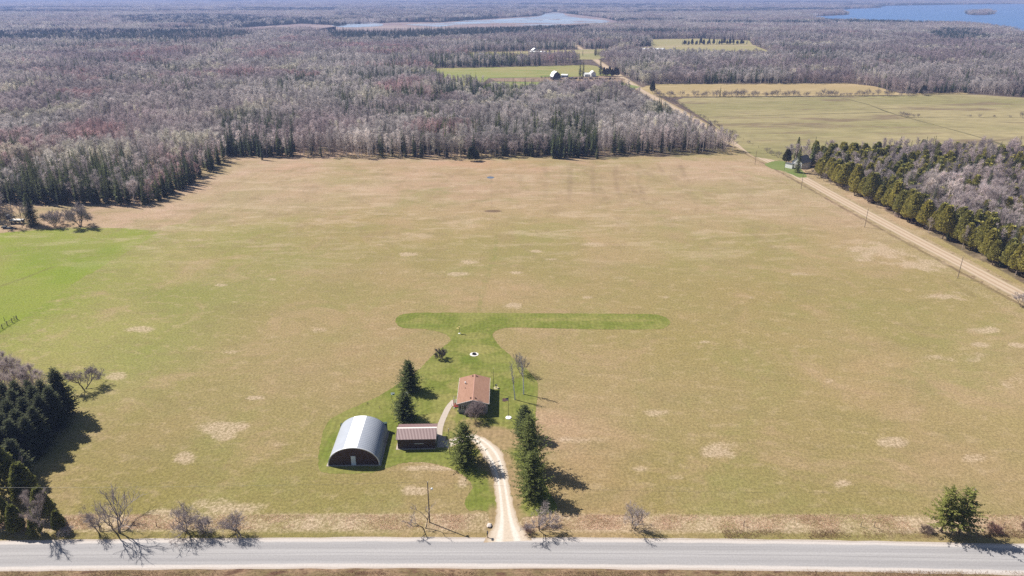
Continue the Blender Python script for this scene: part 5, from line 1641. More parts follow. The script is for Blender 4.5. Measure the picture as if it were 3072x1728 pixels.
# deck with red steps on the left side
t = empty("deck", (-14.3, 150.9, 0), label='small wooden deck with red steps and rails at the left side of the house', cat='deck')
mb = MB(); mb.box(-.25, 1.05, .9, 2.6, .62, .72); mb.build("platform", flat_mat("green_grey_boards", (.22, .22, .15), .9, .1, 0, .2, 6), t)
for k in range(3):
    mb = MB(); mb.box(-.2, 1.0, .9 - .34 * (k + 1), .9 - .34 * k - .04, .50 - .16 * k, .56 - .16 * k); mb.build("step", REDW, t)
for x_ in (-.22, 1.02):
    mb = MB(); mb.tube([(x_, -.15, .05), (x_, -.15, 1.0)], .045, 5); mb.tube([(x_, .9, .6), (x_, .9, 1.6)], .045, 5); mb.tube([(x_, -.15, 1.0), (x_, .9, 1.6)], .04, 5); mb.build("stair_rail", REDW, t)
mb = MB(); mb.tube([(-.22, .9, 1.58), (-.22, 2.55, 1.58), (1.0, 2.55, 1.58)], .04, 5)
for y_ in np.linspace(.95, 2.55, 8): mb.tube([(-.22, y_, .7), (-.22, y_, 1.58)], .02, 4)
for y_ in (.95, 2.5):
    for x_ in (-.2, 1.0): mb.tube([(x_, y_, -.05), (x_, y_, .64)], .05, 5)
mb.build("deck_rail", flat_mat("grey_rail", (.35, .33, .3), .8), t)

# rocks of the bed beside the path
r = random.Random(12)
rockm = flat_mat("field_stone", (.50, .44, .40), .9, .1, 0, .3, 3)
def rock(seed, s):
    rr2 = random.Random(seed); bm = bmesh.new(); bmesh.ops.create_icosphere(bm, subdivisions=2, radius=s)
    for v in bm.verts: v.co *= rr2.uniform(.8, 1.15); v.co.z *= .6
    me_ = bpy.data.meshes.new("stone"); bm.to_mesh(me_); bm.free(); me_.materials.append(rockm); return me_
RK = [rock(k, .22) for k in range(4)]
for k in range(26):
    px, py = 1340 + r.uniform(108, 262) / 8.05, 1100 + r.uniform(870, 1010) / 8.05
    if (px - 1340) * 8.05 < 150 and (py - 1100) * 8.05 > 960: continue
    X_, Y_ = G(px * 2576 / 3072, py * 2576 / 3072)
    if X_ > hx0 - .1: X_ = hx0 - .2
    o_ = link("rock", RK[k % 4], label='pale stone of the rock bed between the garden path and the house', cat='rock', group='stones of the rock bed')
    o_.location = (X_, Y_, .06); sc1 = r.uniform(.5, 1.5); o_.scale = (sc1, sc1, sc1); o_.rotation_euler = (0, 0, r.uniform(0, 6))
o_ = link("boulder", rock(9, .55), label='pale boulder beside the driveway mouth', cat='boulder'); X_, Y_ = G(1231, 1324); o_.location = (X_, Y_, .2)
for v in []: pass

# ---- poles
def pole(name, dpx, H, label, r0=.14, lamp=False, arm=False, cat='utility pole', group=None, xy=None, mat=None, tilt=(0, 0)):
    X_, Y_ = xy or G(*dpx)
    t = empty(name, (X_, Y_, 0), label=label, cat=cat, group=group)
    mb = MB(); mb.tube([(0, 0, -.3), (0, 0, H * .5), (0, 0, H)], [r0, r0 * .85, r0 * .65], 8); mb.build("shaft", mat or WOOD, t)
    if lamp:
        mb = MB(); mb.tube([(0, 0, H - 1.5), (.35, -.05, H - 1.25), (.75, -.1, H - 1.3)], .035, 5); mb.build("lamp_arm", GALV, t)
        mb = MB(); mb.lathe([(.08, H - 1.2), (.22, H - 1.32), (.25, H - 1.5), (.1, H - 1.62)], 10, .78, -.1); mb.build("lamp_head", WHITE, t)
    if arm:
        mb = MB(); mb.box(-.06, .06, -.9, .9, H - .45, H - .33); mb.build("crossarm", WOOD, t)
        for y_ in (-.8, 0, .8):
            mb = MB(); mb.lathe([(.04, H - .33), (.06, H - .25), (.03, H - .15)], 6, 0, y_); mb.build("insulator", WHITE, t)
    else:
        mb = MB(); mb.lathe([(.05, H), (.07, H + .08), (.03, H + .18)], 6); mb.build("insulator", WHITE, t)
    t.rotation_euler = (math.radians(tilt[0]), math.radians(tilt[1]), 0)
    return t, (X_, Y_, H)


_, pA = pole("utility_pole", (1081, 1314), 9.5, 'utility pole with a yard lamp near the road left of the driveway', lamp=True)
_, pB = pole("utility_pole", None, 9.6, 'utility pole rising behind the two loose spruces at the lower right', xy=(86.2, 107.4))
_, pC = pole("utility_pole", (1131, 1143), 6.6, 'slim service pole beside the concrete pad of the garage', r0=.10, cat='utility pole')
_, pD = pole("utility_pole", None, 6.8, 'thin dark pole with a short bracket at the right side of the house', xy=(-4.75, 158.2), r0=.06, mat=BLACKM)
_, pE = pole("utility_pole", None, 8.0, 'thin pole at the left picture edge beside the hay wagon', xy=G(16, 572), r0=.12)
Yrow = [("utility_pole", (2409, 700), 8.2, 'nearest utility pole on the field side of the gravel road'),
        ("utility_pole", (2175, 572), 8.6, 'second nearest utility pole on the field side of the gravel road'),
        ("utility_pole", (2015, 475), 8.4, 'third utility pole along the gravel road, opposite the small white house'),
        ("utility_pole", (1899, 414), 8.4, 'farthest plain utility pole along the gravel road, near the bend of the wood')]
rows = []
for nm, dpx, H_, lb in Yrow:
    _, p_ = pole(nm, dpx, H_, lb, r0=.13); rows.append(p_)
_, pF = pole("utility_pole", (1973, 428), 6.5, 'thin pole on the green yard left of the small white house', r0=.1)
mb = MB(); mb.tube([(0, 0, 0), (.5, 0, 0)], .03, 4); o_ = mb.build("yard_bracket", BLACKM, None, label='short bracket reaching from the thin dark pole to the house', cat='bracket'); o_.location = (-5.3, 158.2, 5.6); o_.parent = None


def wire(a_, b_, sag, label):
    mb = MB(); pts = []
    for i in range(25):
        t_ = i / 24
        p = Vector(a_).lerp(Vector(b_), t_); p.z -= sag * 4 * t_ * (1 - t_)
        pts.append(p)
    mb.tube(pts, .013, 3); mb.build("power_line", BLACKM, None, label=label, cat='power line')


wire((-190, 110.5, 9.5), (pA[0], pA[1], 9.6), 1.6, 'thin power line from the left edge to the pole left of the driveway')
wire((pA[0], pA[1], 9.6), (pB[0], pB[1], 9.7), 1.5, 'thin power line from the driveway pole to the pole behind the loose spruces')
wire((pA[0], pA[1], 9.2), (pC[0], pC[1], 6.7), .6, 'service wire from the roadside pole to the garage pole')
for i_ in range(3): wire((rows[i_][0], rows[i_][1], rows[i_][2] + .15), (rows[i_ + 1][0], rows[i_ + 1][1], rows[i_ + 1][2] + .15), 1.0, ('nearest', 'middle', 'farthest')[i_] + ' span of power line beside the gravel road')

# ---- flagpole with round white base
X_, Y_ = G(1278.7 + .6, 1051)
t = empty("flagpole", (X_, Y_, 0), label='metal flagpole on a round white base right of the house', cat='flagpole')
mb = MB(); mb.tube([(0, 0, 0), (0, 0, 5.8)], [.06, .035], 8); mb.lathe([(.0, 5.78), (.09, 5.85), (.09, 5.92), (.0, 5.99)], 8); mb.build("pole", flat_mat("bronze_pole", (.12, .10, .09), .5), t)
mb = MB(); mb.lathe([(.72, -.05), (.72, .10), (.66, .14)], 24); mb.build("base", flat_mat("white_stone", (.80, .77, .76), .9), t)
fl = NT("flag_cloth", .85, .1)
fu = fl.sep(fl.attr("flag_uv").outputs["Vector"])
st = fl.math('GREATER_THAN', fl.math('FRACT', fl.math('MULTIPLY', fu[1], 6.5)), .5)
cst = fl.mix(st, (.50, .02, .04), (.78, .76, .76))
can = fl.math('MULTIPLY', fl.math('LESS_THAN', fu[0], .4), fl.math('GREATER_THAN', fu[1], .46))
gx_ = fl.math('SUBTRACT', fl.math('FRACT', fl.math('MULTIPLY', fu[0], 15)), .5); gy_ = fl.math('SUBTRACT', fl.math('FRACT', fl.math('MULTIPLY', fu[1], 13)), .5)
dot = fl.math('LESS_THAN', fl.math('ADD', fl.math('MULTIPLY', gx_, gx_), fl.math('MULTIPLY', gy_, gy_)), .05)
fl.color(fl.mix(can, cst, fl.mix(dot, (.02, .03, .16), (.78, .78, .8))))
v = []; f = []; uvs = []
for i in range(17):
    for j in range(9):
        u, w = i / 16, j / 8
        v.append((-.05 - 1.42 * u, .10 * math.sin(u * 9 + w) * u + .25 * u, 5.55 - .88 * (1 - w) - .28 * u + .05 * math.sin(u * 7))); uvs.append((u, w, 0))
for i in range(16):
    for j in range(8): f.append((i * 9 + j, (i + 1) * 9 + j, (i + 1) * 9 + j + 1, i * 9 + j + 1))
me = bpy.data.meshes.new("flag"); me.from_pydata(v, [], f)
a_ = me.attributes.new("flag_uv", 'FLOAT_VECTOR', 'POINT'); a_.data.foreach_set("vector", np.array(uvs, np.float32).ravel()); me.materials.append(fl.mat)
o_ = link("flag", me, label='waving striped flag with a blue starred corner on the flagpole', cat='flag'); o_.location = (X_, Y_, 0)

# ---- fire pit
X_, Y_ = G(1192.8, 891.5)
t = empty("fire_pit", (X_, Y_, 0), label='round fire pit with a pale gravel ring on the lawn behind the house', cat='fire pit')
mb = MB(); mb.lathe([(1.25, -.05), (1.25, .05), (.62, .07), (.62, -.05)], 28); mb.build("gravel_ring", flat_mat("pale_gravel", (.62, .57, .52), .95, .1, 0, .25, 5), t)
mb = MB(); mb.lathe([(.52, 0), (.56, .34), (.46, .34), (.44, .1)], 18); mb.build("steel_ring", BLACKM, t)

# ---- white tank behind the spruce, feeder post, yellow marker, small markers
X_, Y_ = G(1019.5, 1003)
t = empty("gas_tank", (X_, Y_, 0), rz=math.radians(78), label='white gas tank lying on the lawn between the two left spruces', cat='tank')
mb = MB()
pr = [(-1.35, .0), (-1.3, .25), (-1.1, .45), (-.9, .5), (.9, .5), (1.1, .45), (1.3, .25), (1.35, 0)]
for i in range(len(pr) - 1):
    for k in range(16):
        a0, a1 = 6.2832 * k / 16, 6.2832 * (k + 1) / 16
        mb.face([(pr[i][0], pr[i][1] * math.cos(a0), .8 + pr[i][1] * math.sin(a0)), (pr[i + 1][0], pr[i + 1][1] * math.cos(a0), .8 + pr[i + 1][1] * math.sin(a0)), (pr[i + 1][0], pr[i + 1][1] * math.cos(a1), .8 + pr[i + 1][1] * math.sin(a1)), (pr[i][0], pr[i][1] * math.cos(a1), .8 + pr[i][1] * math.sin(a1))])
mb.build("shell", WHITE, t, True)
mb = MB(); mb.lathe([(.2, 1.26), (.2, 1.5), (.12, 1.56)], 12); mb.build("valve_dome", flat_mat("grey_dome", (.35, .37, .4), .5), t)
for x_ in (-.8, .8):
    mb = MB(); mb.box(x_ - .08, x_ + .08, -.35, .35, -.05, .4); mb.build("leg", BLACKM, t)
X_, Y_ = G(986, 1006)
t = empty("bird_feeder", (X_, Y_, 0), label='grey platform bird feeder on a post on the lawn left of the spruces', cat='bird feeder')
mb = MB(); mb.tube([(0, 0, -.1), (0, 0, 1.6)], .04, 6); mb.build("post", BLACKM, t)
mb = MB(); mb.box(-.1, .75, -.3, .3, 1.6, 1.66); mb.face([(-.15, -.35, 1.95), (.8, -.35, 1.95), (.8, 0, 2.15), (-.15, 0, 2.15)]); mb.face([(-.15, 0, 2.15), (.8, 0, 2.15), (.8, .35, 1.95), (-.15, .35, 1.95)])
for x_, y_ in ((-.08, -.28), (.72, -.28), (-.08, .28), (.72, .28)): mb.tube([(x_, y_, 1.65), (x_, y_, 1.98)], .02, 4)
mb.build("tray", flat_mat("grey_green_tin", (.18, .22, .20), .6), t)
X_, Y_ = G(1155.6, 839)
t = empty("bird_house_post", (X_, Y_, 0), label='dark post with yellow bird houses on the upper lawn', cat='bird house')
mb = MB(); mb.tube([(0, 0, 0), (0, 0, 2.0)], .07, 6); mb.build("post", flat_mat("green_post", (.05, .10, .03), .8), t)
YEL = flat_mat("yellow_paint", (.72, .60, .22), .6)
mb = MB(); mb.box(-.75, -.15, -.2, .2, 1.45, 1.75); mb.face([(-.8, -.25, 1.75), (-.1, -.25, 1.75), (-.1, 0, 1.95), (-.8, 0, 1.95)]); mb.face([(-.8, 0, 1.95), (-.1, 0, 1.95), (-.1, .25, 1.75), (-.8, .25, 1.75)]); mb.build("bird_house", YEL, t)
mb = MB(); mb.box(-.15, .25, -.2, .2, 2.0, 2.3); mb.face([(-.2, -.25, 2.3), (.3, -.25, 2.3), (.05, 0, 2.5)]); mb.face([(-.2, .25, 2.3), (.05, 0, 2.5), (.3, .25, 2.3)]); mb.build("bird_house", YEL, t)
mb = MB(); mb.lathe([(.34, -.03), (.34, .06), (.3, .08)], 14); mb.build("base", WHITE, t)
for k, (px, py, lb) in enumerate([(925, 1018, 'tiny dark yard stake on the lawn far left of the bird feeder'), (955, 1028, 'tiny pale yard stake on the lawn between the dark stake and the spruce')]):
    X_, Y_ = G(px, py)
    mb = MB(); mb.tube([(0, 0, 0), (.05, 0, .5)], .035, 5); mb.box(-.1, .15, -.05, .05, .42, .55); o_ = mb.build("yard_stake", BLACKM if k == 0 else WOOD, None, label=lb, cat='stake'); o_.location = (X_, Y_, 0)
# picnic/bird bath shapes right of the house
X_, Y_ = G(*[v_ for v_ in ((1340 + 1195 / 8.05) * .8385, (1100 + 515 / 8.05) * .8385)])
t = empty("bird_bath", (X_, Y_, 0), label='small dark bird bath on the lawn behind the house shadow', cat='bird bath')
mb = MB(); mb.lathe([(.25, 0), (.08, .1), (.07, .7), (.3, .8), (.34, .9), (.2, .84)], 12); mb.build("bowl", BLACKM, t)
mb = MB(); mb.lathe([(.75, -.02), (.75, .035), (.6, .045)], 16); mb.build("base", flat_mat("straw_ring", (.36, .32, .17), .9), t)

# ---- mailbox
X_, Y_ = G(1226.5, 1352)
t = empty("mailbox", (X_, Y_, 0), label='dark mailbox on a wooden post at the driveway mouth', cat='mailbox')
mb = MB(); mb.box(-.06, .06, -.06, .06, -.1, 1.05); mb.build("post", WOOD, t)
mb = MB(); n_ = 8
pf_ = [(-.13, 1.05), (.13, 1.05)] + [(.13 * math.cos(math.pi * k / n_), 1.22 + .13 * math.sin(math.pi * k / n_)) for k in range(n_ + 1)]
mb.face([(x, -.35, z) for x, z in pf_]); mb.face([(x, .3, z) for x, z in pf_][::-1])
for a_, b_ in zip(pf_, pf_[1:] + pf_[:1]): mb.face([(a_[0], -.35, a_[1]), (a_[0], .3, a_[1]), (b_[0], .3, b_[1]), (b_[0], -.35, b_[1])])
mb.build("box", BLACKM, t)
mb = MB(); mb.box(.13, .15, -.1, .02, 1.15, 1.4); mb.build("flag", REDW, t)

# ---- fences
def post_at(X_, Y_, H_, lb, group=None, mat=None, lean=0.0):
    mb = MB(); mb.tube([(0, 0, -.2), (lean, 0, H_)], [.075, .06], 6); o_ = mb.build("fence_post", mat or WOOD, None, label=lb, cat='fence post', group=group); o_.location = (X_, Y_, 0); return o_
for (px, py, H_, lb) in [(1870, 1323.5, 1.25, 'lone fence post on the verge midway between the driveway and the loose spruces'), (2165, 1324.5, 1.2, 'left one of two close fence posts left of the loose spruces'), (2198, 1326, 1.25, 'right thicker one of two close fence posts left of the loose spruces'),
                         (2492, 1325, 1.2, 'slanting fence post right of the two loose spruces'), (2524, 1326, 1.1, 'fence post nearest the lower right picture edge'), (394, 1324, 1.1, 'pale stake on the verge right of the tall forked leafless tree')]:
    X_, Y_ = G(px, py); post_at(X_, Y_, H_, lb, None, None, .08)
A_ = Vector(G(-60, 868)); B_ = Vector(G(43, 804))
t = empty("rail_fence", (0, 0, 0), label='old wooden rail fence at the left edge between green and tan grass', cat='fence')
for k in range(9):
    p = A_.lerp(B_, k / 8)
    mb = MB(); mb.tube([(p.x, p.y, -.2), (p.x + .05, p.y, 1.55)], [.12, .09], 6); mb.build("post", WOOD, t)
mb = MB()
for z_ in (.35, .8, 1.2): mb.tube([(A_.x, A_.y, z_), ((A_.x + B_.x) / 2, (A_.y + B_.y) / 2, z_ - .06), (B_.x, B_.y, z_)], .05, 5)
mb.tube([(B_.x, B_.y, 1.3), (B_.x - 1.2, B_.y + 1.2, .1)], .06, 5)
mb.build("rail", WOOD, t)
for k, (px, py) in enumerate([(12, 808), (37, 806)]):
    X_, Y_ = G(px, py); post_at(X_, Y_, 1.5, ('left', 'right')[k] + ' one of two single posts behind the old rail fence at the left edge')
fposts = []
for k in range(40):
    y_ = 405 + k * 9.0
    fposts.append((float(road_x(y_)) + 9.6, y_))
pm_ = MB(); pm_.tube([(0, 0, -.2), (0, 0, 1.5)], [.10, .08], 5); pmesh = pm_.mesh("pasture_post", WOOD)
for (x_, y_) in fposts:
    o_ = link("fence_post", pmesh, label='wooden fence post on the pasture side of the gravel road', cat='fence post', group='posts of the pasture fence'); o_.location = (x_, y_, 0)

# ---- hay wagon at the left edge
X_, Y_ = G(42, 562)
t = empty("hay_wagon", (X_, Y_, 0), rz=math.radians(-4), label='flat farm wagon with a pale deck and raised headboard at the left edge', cat='wagon')
mb = MB(); mb.box(-2.4, 3.4, -1.2, 1.2, 1.25, 1.75); mb.build("box", flat_mat("wagon_blue_grey", (.06, .08, .09), .7), t)
mb = MB(); mb.box(-2.3, 3.3, -1.1, 1.1, 1.75, 1.86); mb.build("deck", flat_mat("pale_boards", (.62, .58, .52), .8), t)
mb = MB(); mb.box(-3.6, -2.5, -1.0, 1.0, 1.9, 3.9); mb.box(-2.9, -2.6, -.1, .1, 1.2, 2); mb.build("headboard", flat_mat("dark_board", (.07, .07, .08), .7), t)
for x_ in (-1.5, 2.5):
    for y_ in (-1.1, 1.1):
        mb = MB()
        for k in range(12):
            a0, a1 = 6.2832 * k / 12, 6.2832 * (k + 1) / 12
            for s_ in (-.12, .12): mb.face([(x_, y_ + s_, .5), (x_ + .5 * math.cos(a0), y_ + s_, .5 + .5 * math.sin(a0)), (x_ + .5 * math.cos(a1), y_ + s_, .5 + .5 * math.sin(a1))])
            mb.face([(x_ + .5 * math.cos(a0), y_ - .12, .5 + .5 * math.sin(a0)), (x_ + .5 * math.cos(a0), y_ + .12, .5 + .5 * math.sin(a0)), (x_ + .5 * math.cos(a1), y_ + .12, .5 + .5 * math.sin(a1)), (x_ + .5 * math.cos(a1), y_ - .12, .5 + .5 * math.sin(a1))])
        mb.tube([(x_, y_, .5), (x_, y_, 1.3)], .08, 5)
        mb.build("wheel", BLACKM, t)
X_, Y_ = G(20, 575)
mb = MB(); mb.box(-1.6, 1.9, -.9, .9, .1, .55); mb.box(-2.4, -.6, -.7, .9, .5, 1.0); mb.box(1.0, 3.6, -1.0, .4, .05, .3)
o_ = mb.build("scrap_pile", flat_mat("scrap_dark", (.05, .055, .06), .8, .2, 0, .4, 2), None, label='dark low scrap pile in front of the farm wagon', cat='scrap pile'); o_.location = (X_, Y_, 0)

# ---- generic gabled building
def gabled(name, loc, rz, w, d, ze, zr, wall, roof, label, cat, front='y', over=.35, win=2, door=True, gambrel=False):
    """ridge along local y; gable wall at local y=0"""
    t = empty(name, loc, rz, label=label, cat=cat)
    prof = [(0, ze), (w / 2, zr), (w, ze)]
    if gambrel: prof = [(0, ze), (w * .16, ze + (zr - ze) * .62), (w / 2, zr), (w * .84, ze + (zr - ze) * .62), (w, ze)]
    mb = MB()
    mb.face([(0, 0, 0), (w, 0, 0)] + [(x, 0, z) for x, z in prof[::-1]]); mb.face(([(0, d, 0), (w, d, 0)] + [(x, d, z) for x, z in prof[::-1]])[::-1])
    mb.face([(0, 0, 0), (0, 0, ze), (0, d, ze), (0, d, 0)]); mb.face([(w, 0, 0), (w, d, 0), (w, d, ze), (w, 0, ze)])
    mb.build("wall", wall, t)
    mb = MB(); th = .12
    pr = [(x, z + .1) for x, z in prof]
    s0 = (pr[1][1] - pr[0][1]) / (pr[1][0] - pr[0][0])
    pr[0] = (pr[0][0] - over, pr[0][1] - over * s0); pr[-1] = (pr[-1][0] + over, pr[-1][1] - over * s0)
    for (xa, za), (xb, zb) in zip(pr[:-1], pr[1:]):
        P = [(xa, -over, za), (xb, -over, zb), (xb, d + over, zb), (xa, d + over, za)]
        mb.face(P); mb.face([(p[0], p[1], p[2] - th) for p in P][::-1])
        for a_, b_ in zip(P, P[1:] + P[:1]): mb.face([a_, (a_[0], a_[1], a_[2] - th), (b_[0], b_[1], b_[2] - th), b_])
    mb.build("roof", roof, t)
    for k in range(win):
        window(t, w * (k + 1) / (win + 1) + .3, 0, 1.1, 2.2, .9, 's')
        window(t, 0, d * (k + 1) / (win + 1), 1.1, 2.2, .9, 'w')
    if door:
        mb = MB(); mb.box(w * .5 - .9, w * .5 + .1, -.05, -.004, 0, 2.1); mb.build("door", flat_mat("door_paint", (.25, .22, .2), .6), t)
    return t


whitew = flat_mat("white_siding", (.72, .71, .69), .7, .3, 0, .06)
greyr = flat_mat("dark_grey_shingles", (.11, .115, .125), .9, .1, 0, .15)
whiter = flat_mat("white_metal_roof", (.80, .79, .76), .5, .4, 0, .05)
barnw = flat_mat("dark_barn_boards", (.050, .038, .045), .85, .2, 0, .2)
bx_, by_ = G(1994, 421)
gabled("small_white_house", (bx_ - .5, by_ + 1.0, 0), math.radians(-52), 6.5, 9.5, 3.4, 6.6, whitew, greyr, 'small white house with a steep dark grey roof beside the gravel road', 'house', win=1)
t = empty("porch", (bx_ - 2.6, by_ + 1.3, 0), math.radians(-52), label='low white porch annex on the left front of the small white house', cat='porch')
mb = MB(); mb.box(0, 4.5, -2.6, -.1, 0, 2.6); mb.build("wall", whitew, t)
mb = MB(); mb.box(-.2, 4.7, -2.8, -.05, 2.6, 2.75); mb.build("roof", greyr, t)
sheet("house_lawn", smoothline(W([(1925, 412), (1960, 404), (1990, 412), (2018, 428), (2030, 446), (2010, 447), (1975, 432), (1940, 424)]), True, 3, .3), .012, ground_mat("house_lawn_grass", alb(116, 136, 68), alb(140, 148, 88), None, .05, .2, .8, .1))
bx_, by_ = G(1393, 201)
gabled("barn", (bx_ - 1, by_ - 3, 0), math.radians(12), 11.5, 16, 5.5, 12.0, barnw, whiter, 'large dark barn with a white gambrel roof at the far farmyard', 'barn', gambrel=True, win=0, over=.5).scale = (.8, .8, .78)
bx_, by_ = G(1490, 194)
gabled("farmhouse", (bx_ - 1.0, by_ + 4, 0), math.radians(10), 7.5, 10, 5.4, 8.8, whitew, whiter, 'tall end of the white far farmhouse beside the gravel road', 'farmhouse', win=1).scale = (.8, .8, .75)
gabled("farmhouse_wing", (bx_ - 9.5, by_ + 12.5, 0), math.radians(-80), 7.0, 9.0, 3.2, 5.2, whitew, whiter, 'long low wing on the left of the white far farmhouse', 'house wing', win=1, door=False).scale = (.85, .85, .8)
bx_, by_ = G(1427, 195)
gabled("farm_shed", (bx_, by_ + 2, 0), math.radians(70), 5, 7.5, 2.4, 3.4, flat_mat("shed_blue_grey", (.20, .24, .32), .8), whiter, 'low blue-grey shed with a white roof between the barn and the farmhouse', 'shed', win=0)
bx_, by_ = G(1340, 131.5)
gabled("far_shed", (bx_, by_, 0), math.radians(15), 9, 10, 3.2, 6.4, flat_mat("far_shed_wall", (.22, .22, .26), .8), whiter, 'grey shed with white roof standing in the far field before the woods', 'shed', win=0)
bx_, by_ = G(1363, 134)
gabled("low_white_shed", (bx_ + 6, by_, 0), math.radians(84), 7, 26, 2.2, 3.2, whitew, whiter, 'long low white shed right of the grey shed in the far field', 'shed', win=0, door=False)
bx_, by_ = G(1671, 134)
gabled("greenhouse", (bx_, by_, 0), math.radians(88), 10, 38, 5.5, 8.0, whitew, whiter, 'long pale greenhouse half hidden behind trees of the far field', 'greenhouse', win=0, door=False)
for k, (px, py, s_, lb) in enumerate([(2221, 9, 7, 'pale cottage on the far lake point, left one'), (2232, 9.5, 6, 'pale cottage on the far lake point, right one'), (2520, 5.5, 8, 'white house on the far shore of the lake near the right edge')]):
    bx_, by_ = G(px, py)
    gabled("cottage", (bx_, by_, 0), .3 * k, s_ * 1.6, s_ * 2.4, s_ * .7, s_ * 1.3, whitew, whiter, lb, 'cottage', win=0, door=False)
# farmyard vehicles and bales
carm = [flat_mat("car_paint_" + n_, c_, .35, .5, .2) for n_, c_ in (("silver", (.5, .5, .52)), ("blue", (.05, .08, .16)), ("white", (.7, .7, .7)))]
def car(dpx, rz, m, label):
    X_, Y_ = G(*dpx)
    t = empty("parked_car", (X_, Y_, 0), rz, label=label, cat='car')
    mb = MB()
    pf_ = [(-2.2, .35), (2.2, .35), (2.2, .8), (1.3, .95), (.7, 1.4), (-1.0, 1.45), (-1.6, 1.0), (-2.2, .9)]
    mb.face([(x, -.85, z) for x, z in pf_]); mb.face([(x, .85, z) for x, z in pf_][::-1])
    for a_, b_ in zip(pf_, pf_[1:] + pf_[:1]): mb.face([(a_[0], -.85, a_[1]), (a_[0], .85, a_[1]), (b_[0], .85, b_[1]), (b_[0], -.85, b_[1])])
    mb.build("body", m, t)
    mb = MB(); mb.box(-1.1, .9, -.87, .87, .98, 1.32); mb.build("side_glass", GLASS, t)
    for x_ in (-1.4, 1.4):
        for y_ in (-.87, .87):
            mb = MB()
            for k in range(10):
                a0, a1 = 6.2832 * k / 10, 6.2832 * (k + 1) / 10
                mb.face([(x_, y_, .33), (x_ + .33 * math.cos(a0), y_, .33 + .33 * math.sin(a0)), (x_ + .33 * math.cos(a1), y_, .33 + .33 * math.sin(a1))])
                mb.face([(x_ + .33 * math.cos(a0), y_ - .1, .33 + .33 * math.sin(a0)), (x_ + .33 * math.cos(a0), y_ + .1, .33 + .33 * math.sin(a0)), (x_ + .33 * math.cos(a1), y_ + .1, .33 + .33 * math.sin(a1)), (x_ + .33 * math.cos(a1), y_ - .1, .33 + .33 * math.sin(a1))])
            mb.build("wheel", BLACKM, t)
car((1440, 197.5), .1, carm[1], 'dark blue vehicle parked left of the twin spruces at the far farm')
car((1424, 198.5), 1.2, carm[2], 'white vehicle parked in the middle of the far farmyard')
car((1412, 195.5), .4, carm[0], 'silver vehicle parked just right of the dark barn')
bale = MB()
for k in range(14):
    a0, a1 = 6.2832 * k / 14, 6.2832 * (k + 1) / 14
    bale.face([(math.cos(a0) * .85, -.7, .85 + math.sin(a0) * .85), (math.cos(a1) * .85, -.7, .85 + math.sin(a1) * .85), (math.cos(a1) * .85, .7, .85 + math.sin(a1) * .85), (math.cos(a0) * .85, .7, .85 + math.sin(a0) * .85)][::-1])
bale.face([(math.cos(6.2832 * k / 14) * .85, -.7, .85 + math.sin(6.2832 * k / 14) * .85) for k in range(14)]); bale.face([(math.cos(6.2832 * k / 14) * .85, .7, .85 + math.sin(6.2832 * k / 14) * .85) for k in range(14)][::-1])
bm1 = bale.mesh("bale", flat_mat("dark_hay", (.10, .075, .06), .95, .1, 0, .3, 3)); bm2 = bale.mesh("pale_bale", flat_mat("pale_wrap", (.42, .36, .32), .8, .2, 0, .2, 3))
r = random.Random(5)
for k in range(6):
    X_, Y_ = G(1395 + k * 2.1, 201.8)
    o_ = link("hay_bale", bm2, label='pale round bale in the row before the dark barn', cat='hay bale', group='bales in the row before the barn'); o_.location = (X_, Y_, 0)
for k in range(24):
    X_, Y_ = G(1432 + k * 5.0 + r.uniform(-2, 2), 199.6 + r.uniform(-1.2, 1.0))
    o_ = link("hay_bale", bm1, label='dark round bale scattered along the farmyard edge', cat='hay bale', group='bales scattered along the farmyard'); o_.location = (X_, Y_, 0); o_.rotation_euler = (0, 0, r.uniform(0, 3)); s_ = r.uniform(.8, 1.3); o_.scale = (s_, s_, s_)
for k, (px, rz_) in enumerate([(1372, .1), (1362, .3), (1380, -.2)]):
    X_, Y_ = G(px, 197.5)
    place(None, "yard_shrub", (X_, Y_, 0), .5, rz_ * 5, (.10, .08, .075), 'dark low bush left of the far barn', 'shrub', 'bushes left of the far barn', HB[k % 3])

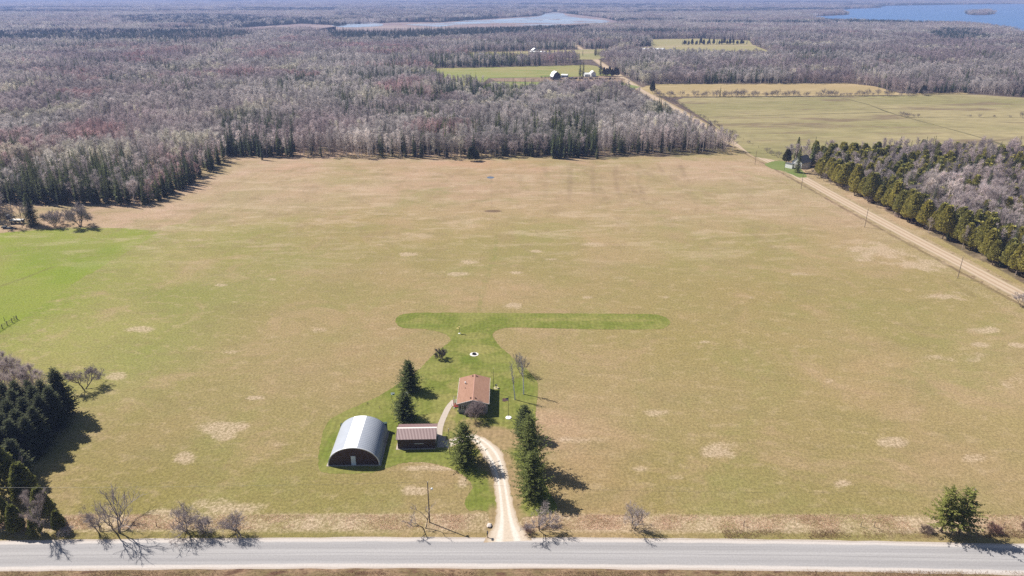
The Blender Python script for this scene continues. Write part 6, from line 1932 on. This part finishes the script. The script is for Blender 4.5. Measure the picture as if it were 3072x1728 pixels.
# ---- grass tufts in the dry verge: uncountable
def tufts(name, n, area, hmin, hmax, mat_, label, seed):
    g = np.random.default_rng(seed)
    x = g.uniform(area[0], area[1], n); y = g.uniform(area[2], area[3], n)
    pxv, pyv = PIXEL(x, y)
    keep = ~inpoly(pxv, pyv, LAWN) & ~((pxv > 1225) & (pxv < 1312))
    dens = fnoise(x, y, 6, 90); keep &= g.random(n) < np.clip((dens - .3) * 2.4, .05, 1)
    x, y = x[keep], y[keep]; n = len(x)
    hh_ = g.uniform(hmin, hmax, n); a = g.uniform(0, 6.28, n); w = .035 * g.uniform(.5, 1.3, n)
    lx, ly = g.normal(0, .25, n), g.normal(0, .25, n)
    V = np.zeros((n, 3, 3))
    V[:, 0] = np.stack([x - np.cos(a) * w, y - np.sin(a) * w, np.full(n, -.02)], 1)
    V[:, 1] = np.stack([x + np.cos(a) * w, y + np.sin(a) * w, np.full(n, -.02)], 1)
    V[:, 2] = np.stack([x + lx, y + ly, hh_], 1)
    me = bpy.data.meshes.new(name)
    me.vertices.add(n * 3); me.vertices.foreach_set("co", V.ravel())
    me.loops.add(n * 3); me.loops.foreach_set("vertex_index", np.arange(n * 3))
    me.polygons.add(n); me.polygons.foreach_set("loop_start", np.arange(n) * 3)
    me.update(calc_edges=True); me.materials.append(mat_)
    return link(name, me, label=label, cat='grass', kind='stuff')


tg = NT("dry_grass", .95, .05)
tg.color(tg.mix(tg.ramp(tg.noise(.35, 4, .65), .4, .65), alb(226, 196, 172, .95), alb(190, 160, 130, .95)))
def see_through(m, c, f):
    tr = m.n("ShaderNodeBsdfTranslucent"); m.L(c, tr.inputs[0])
    mx = m.n("ShaderNodeMixShader"); mx.inputs[0].default_value = f
    m.L(m.b.outputs[0], mx.inputs[1]); m.L(tr.outputs[0], mx.inputs[2]); m.L(mx.outputs[0], m.t.nodes["Material Output"].inputs[0])


see_through(tg, tg.b.inputs["Base Color"].links[0].from_socket, .5)
tufts("dry_verge_grass", 70000, (-100, 100, 107.6, 111.8), .08, .26, tg.mat, 'tall pinkish dry grass on the verge beyond the road', 5)
tg2 = NT("ditch_weeds", .95, .05)
tg2.color(tg2.mix(tg2.ramp(tg2.noise(.5, 4, .65), .4, .65), alb(150, 122, 100, .9), alb(170, 146, 110, .9)))
see_through(tg2, tg2.b.inputs["Base Color"].links[0].from_socket, .4)
tufts("ditch_weed_grass", 9000, (40, 100, 105.2, 107.4), .2, .5, tg2.mat, 'brown weeds in the roadside ditch at the lower right', 6)
tufts("near_verge_grass", 50000, (-95, 95, 92.5, 97.0), .15, .4, tg2.mat, 'brown tufted grass on the near side of the road', 7)

# ---- haze
hz = bpy.data.materials.new("haze_air"); hz.use_nodes = True
ht = hz.node_tree
for n_ in list(ht.nodes): ht.nodes.remove(n_)
pv = ht.nodes.new("ShaderNodeVolumePrincipled"); ho = ht.nodes.new("ShaderNodeOutputMaterial")
pv.inputs["Color"].default_value = (.42, .55, 1.0, 1); pv.inputs["Density"].default_value = 0.00013; pv.inputs["Anisotropy"].default_value = 0.1
ht.links.new(pv.outputs[0], ho.inputs["Volume"])
mb = MB(); mb.box(-15900, 15900, -390, 15900, -1.2, 104)
mb.build("haze", hz, None, kind='stuff')
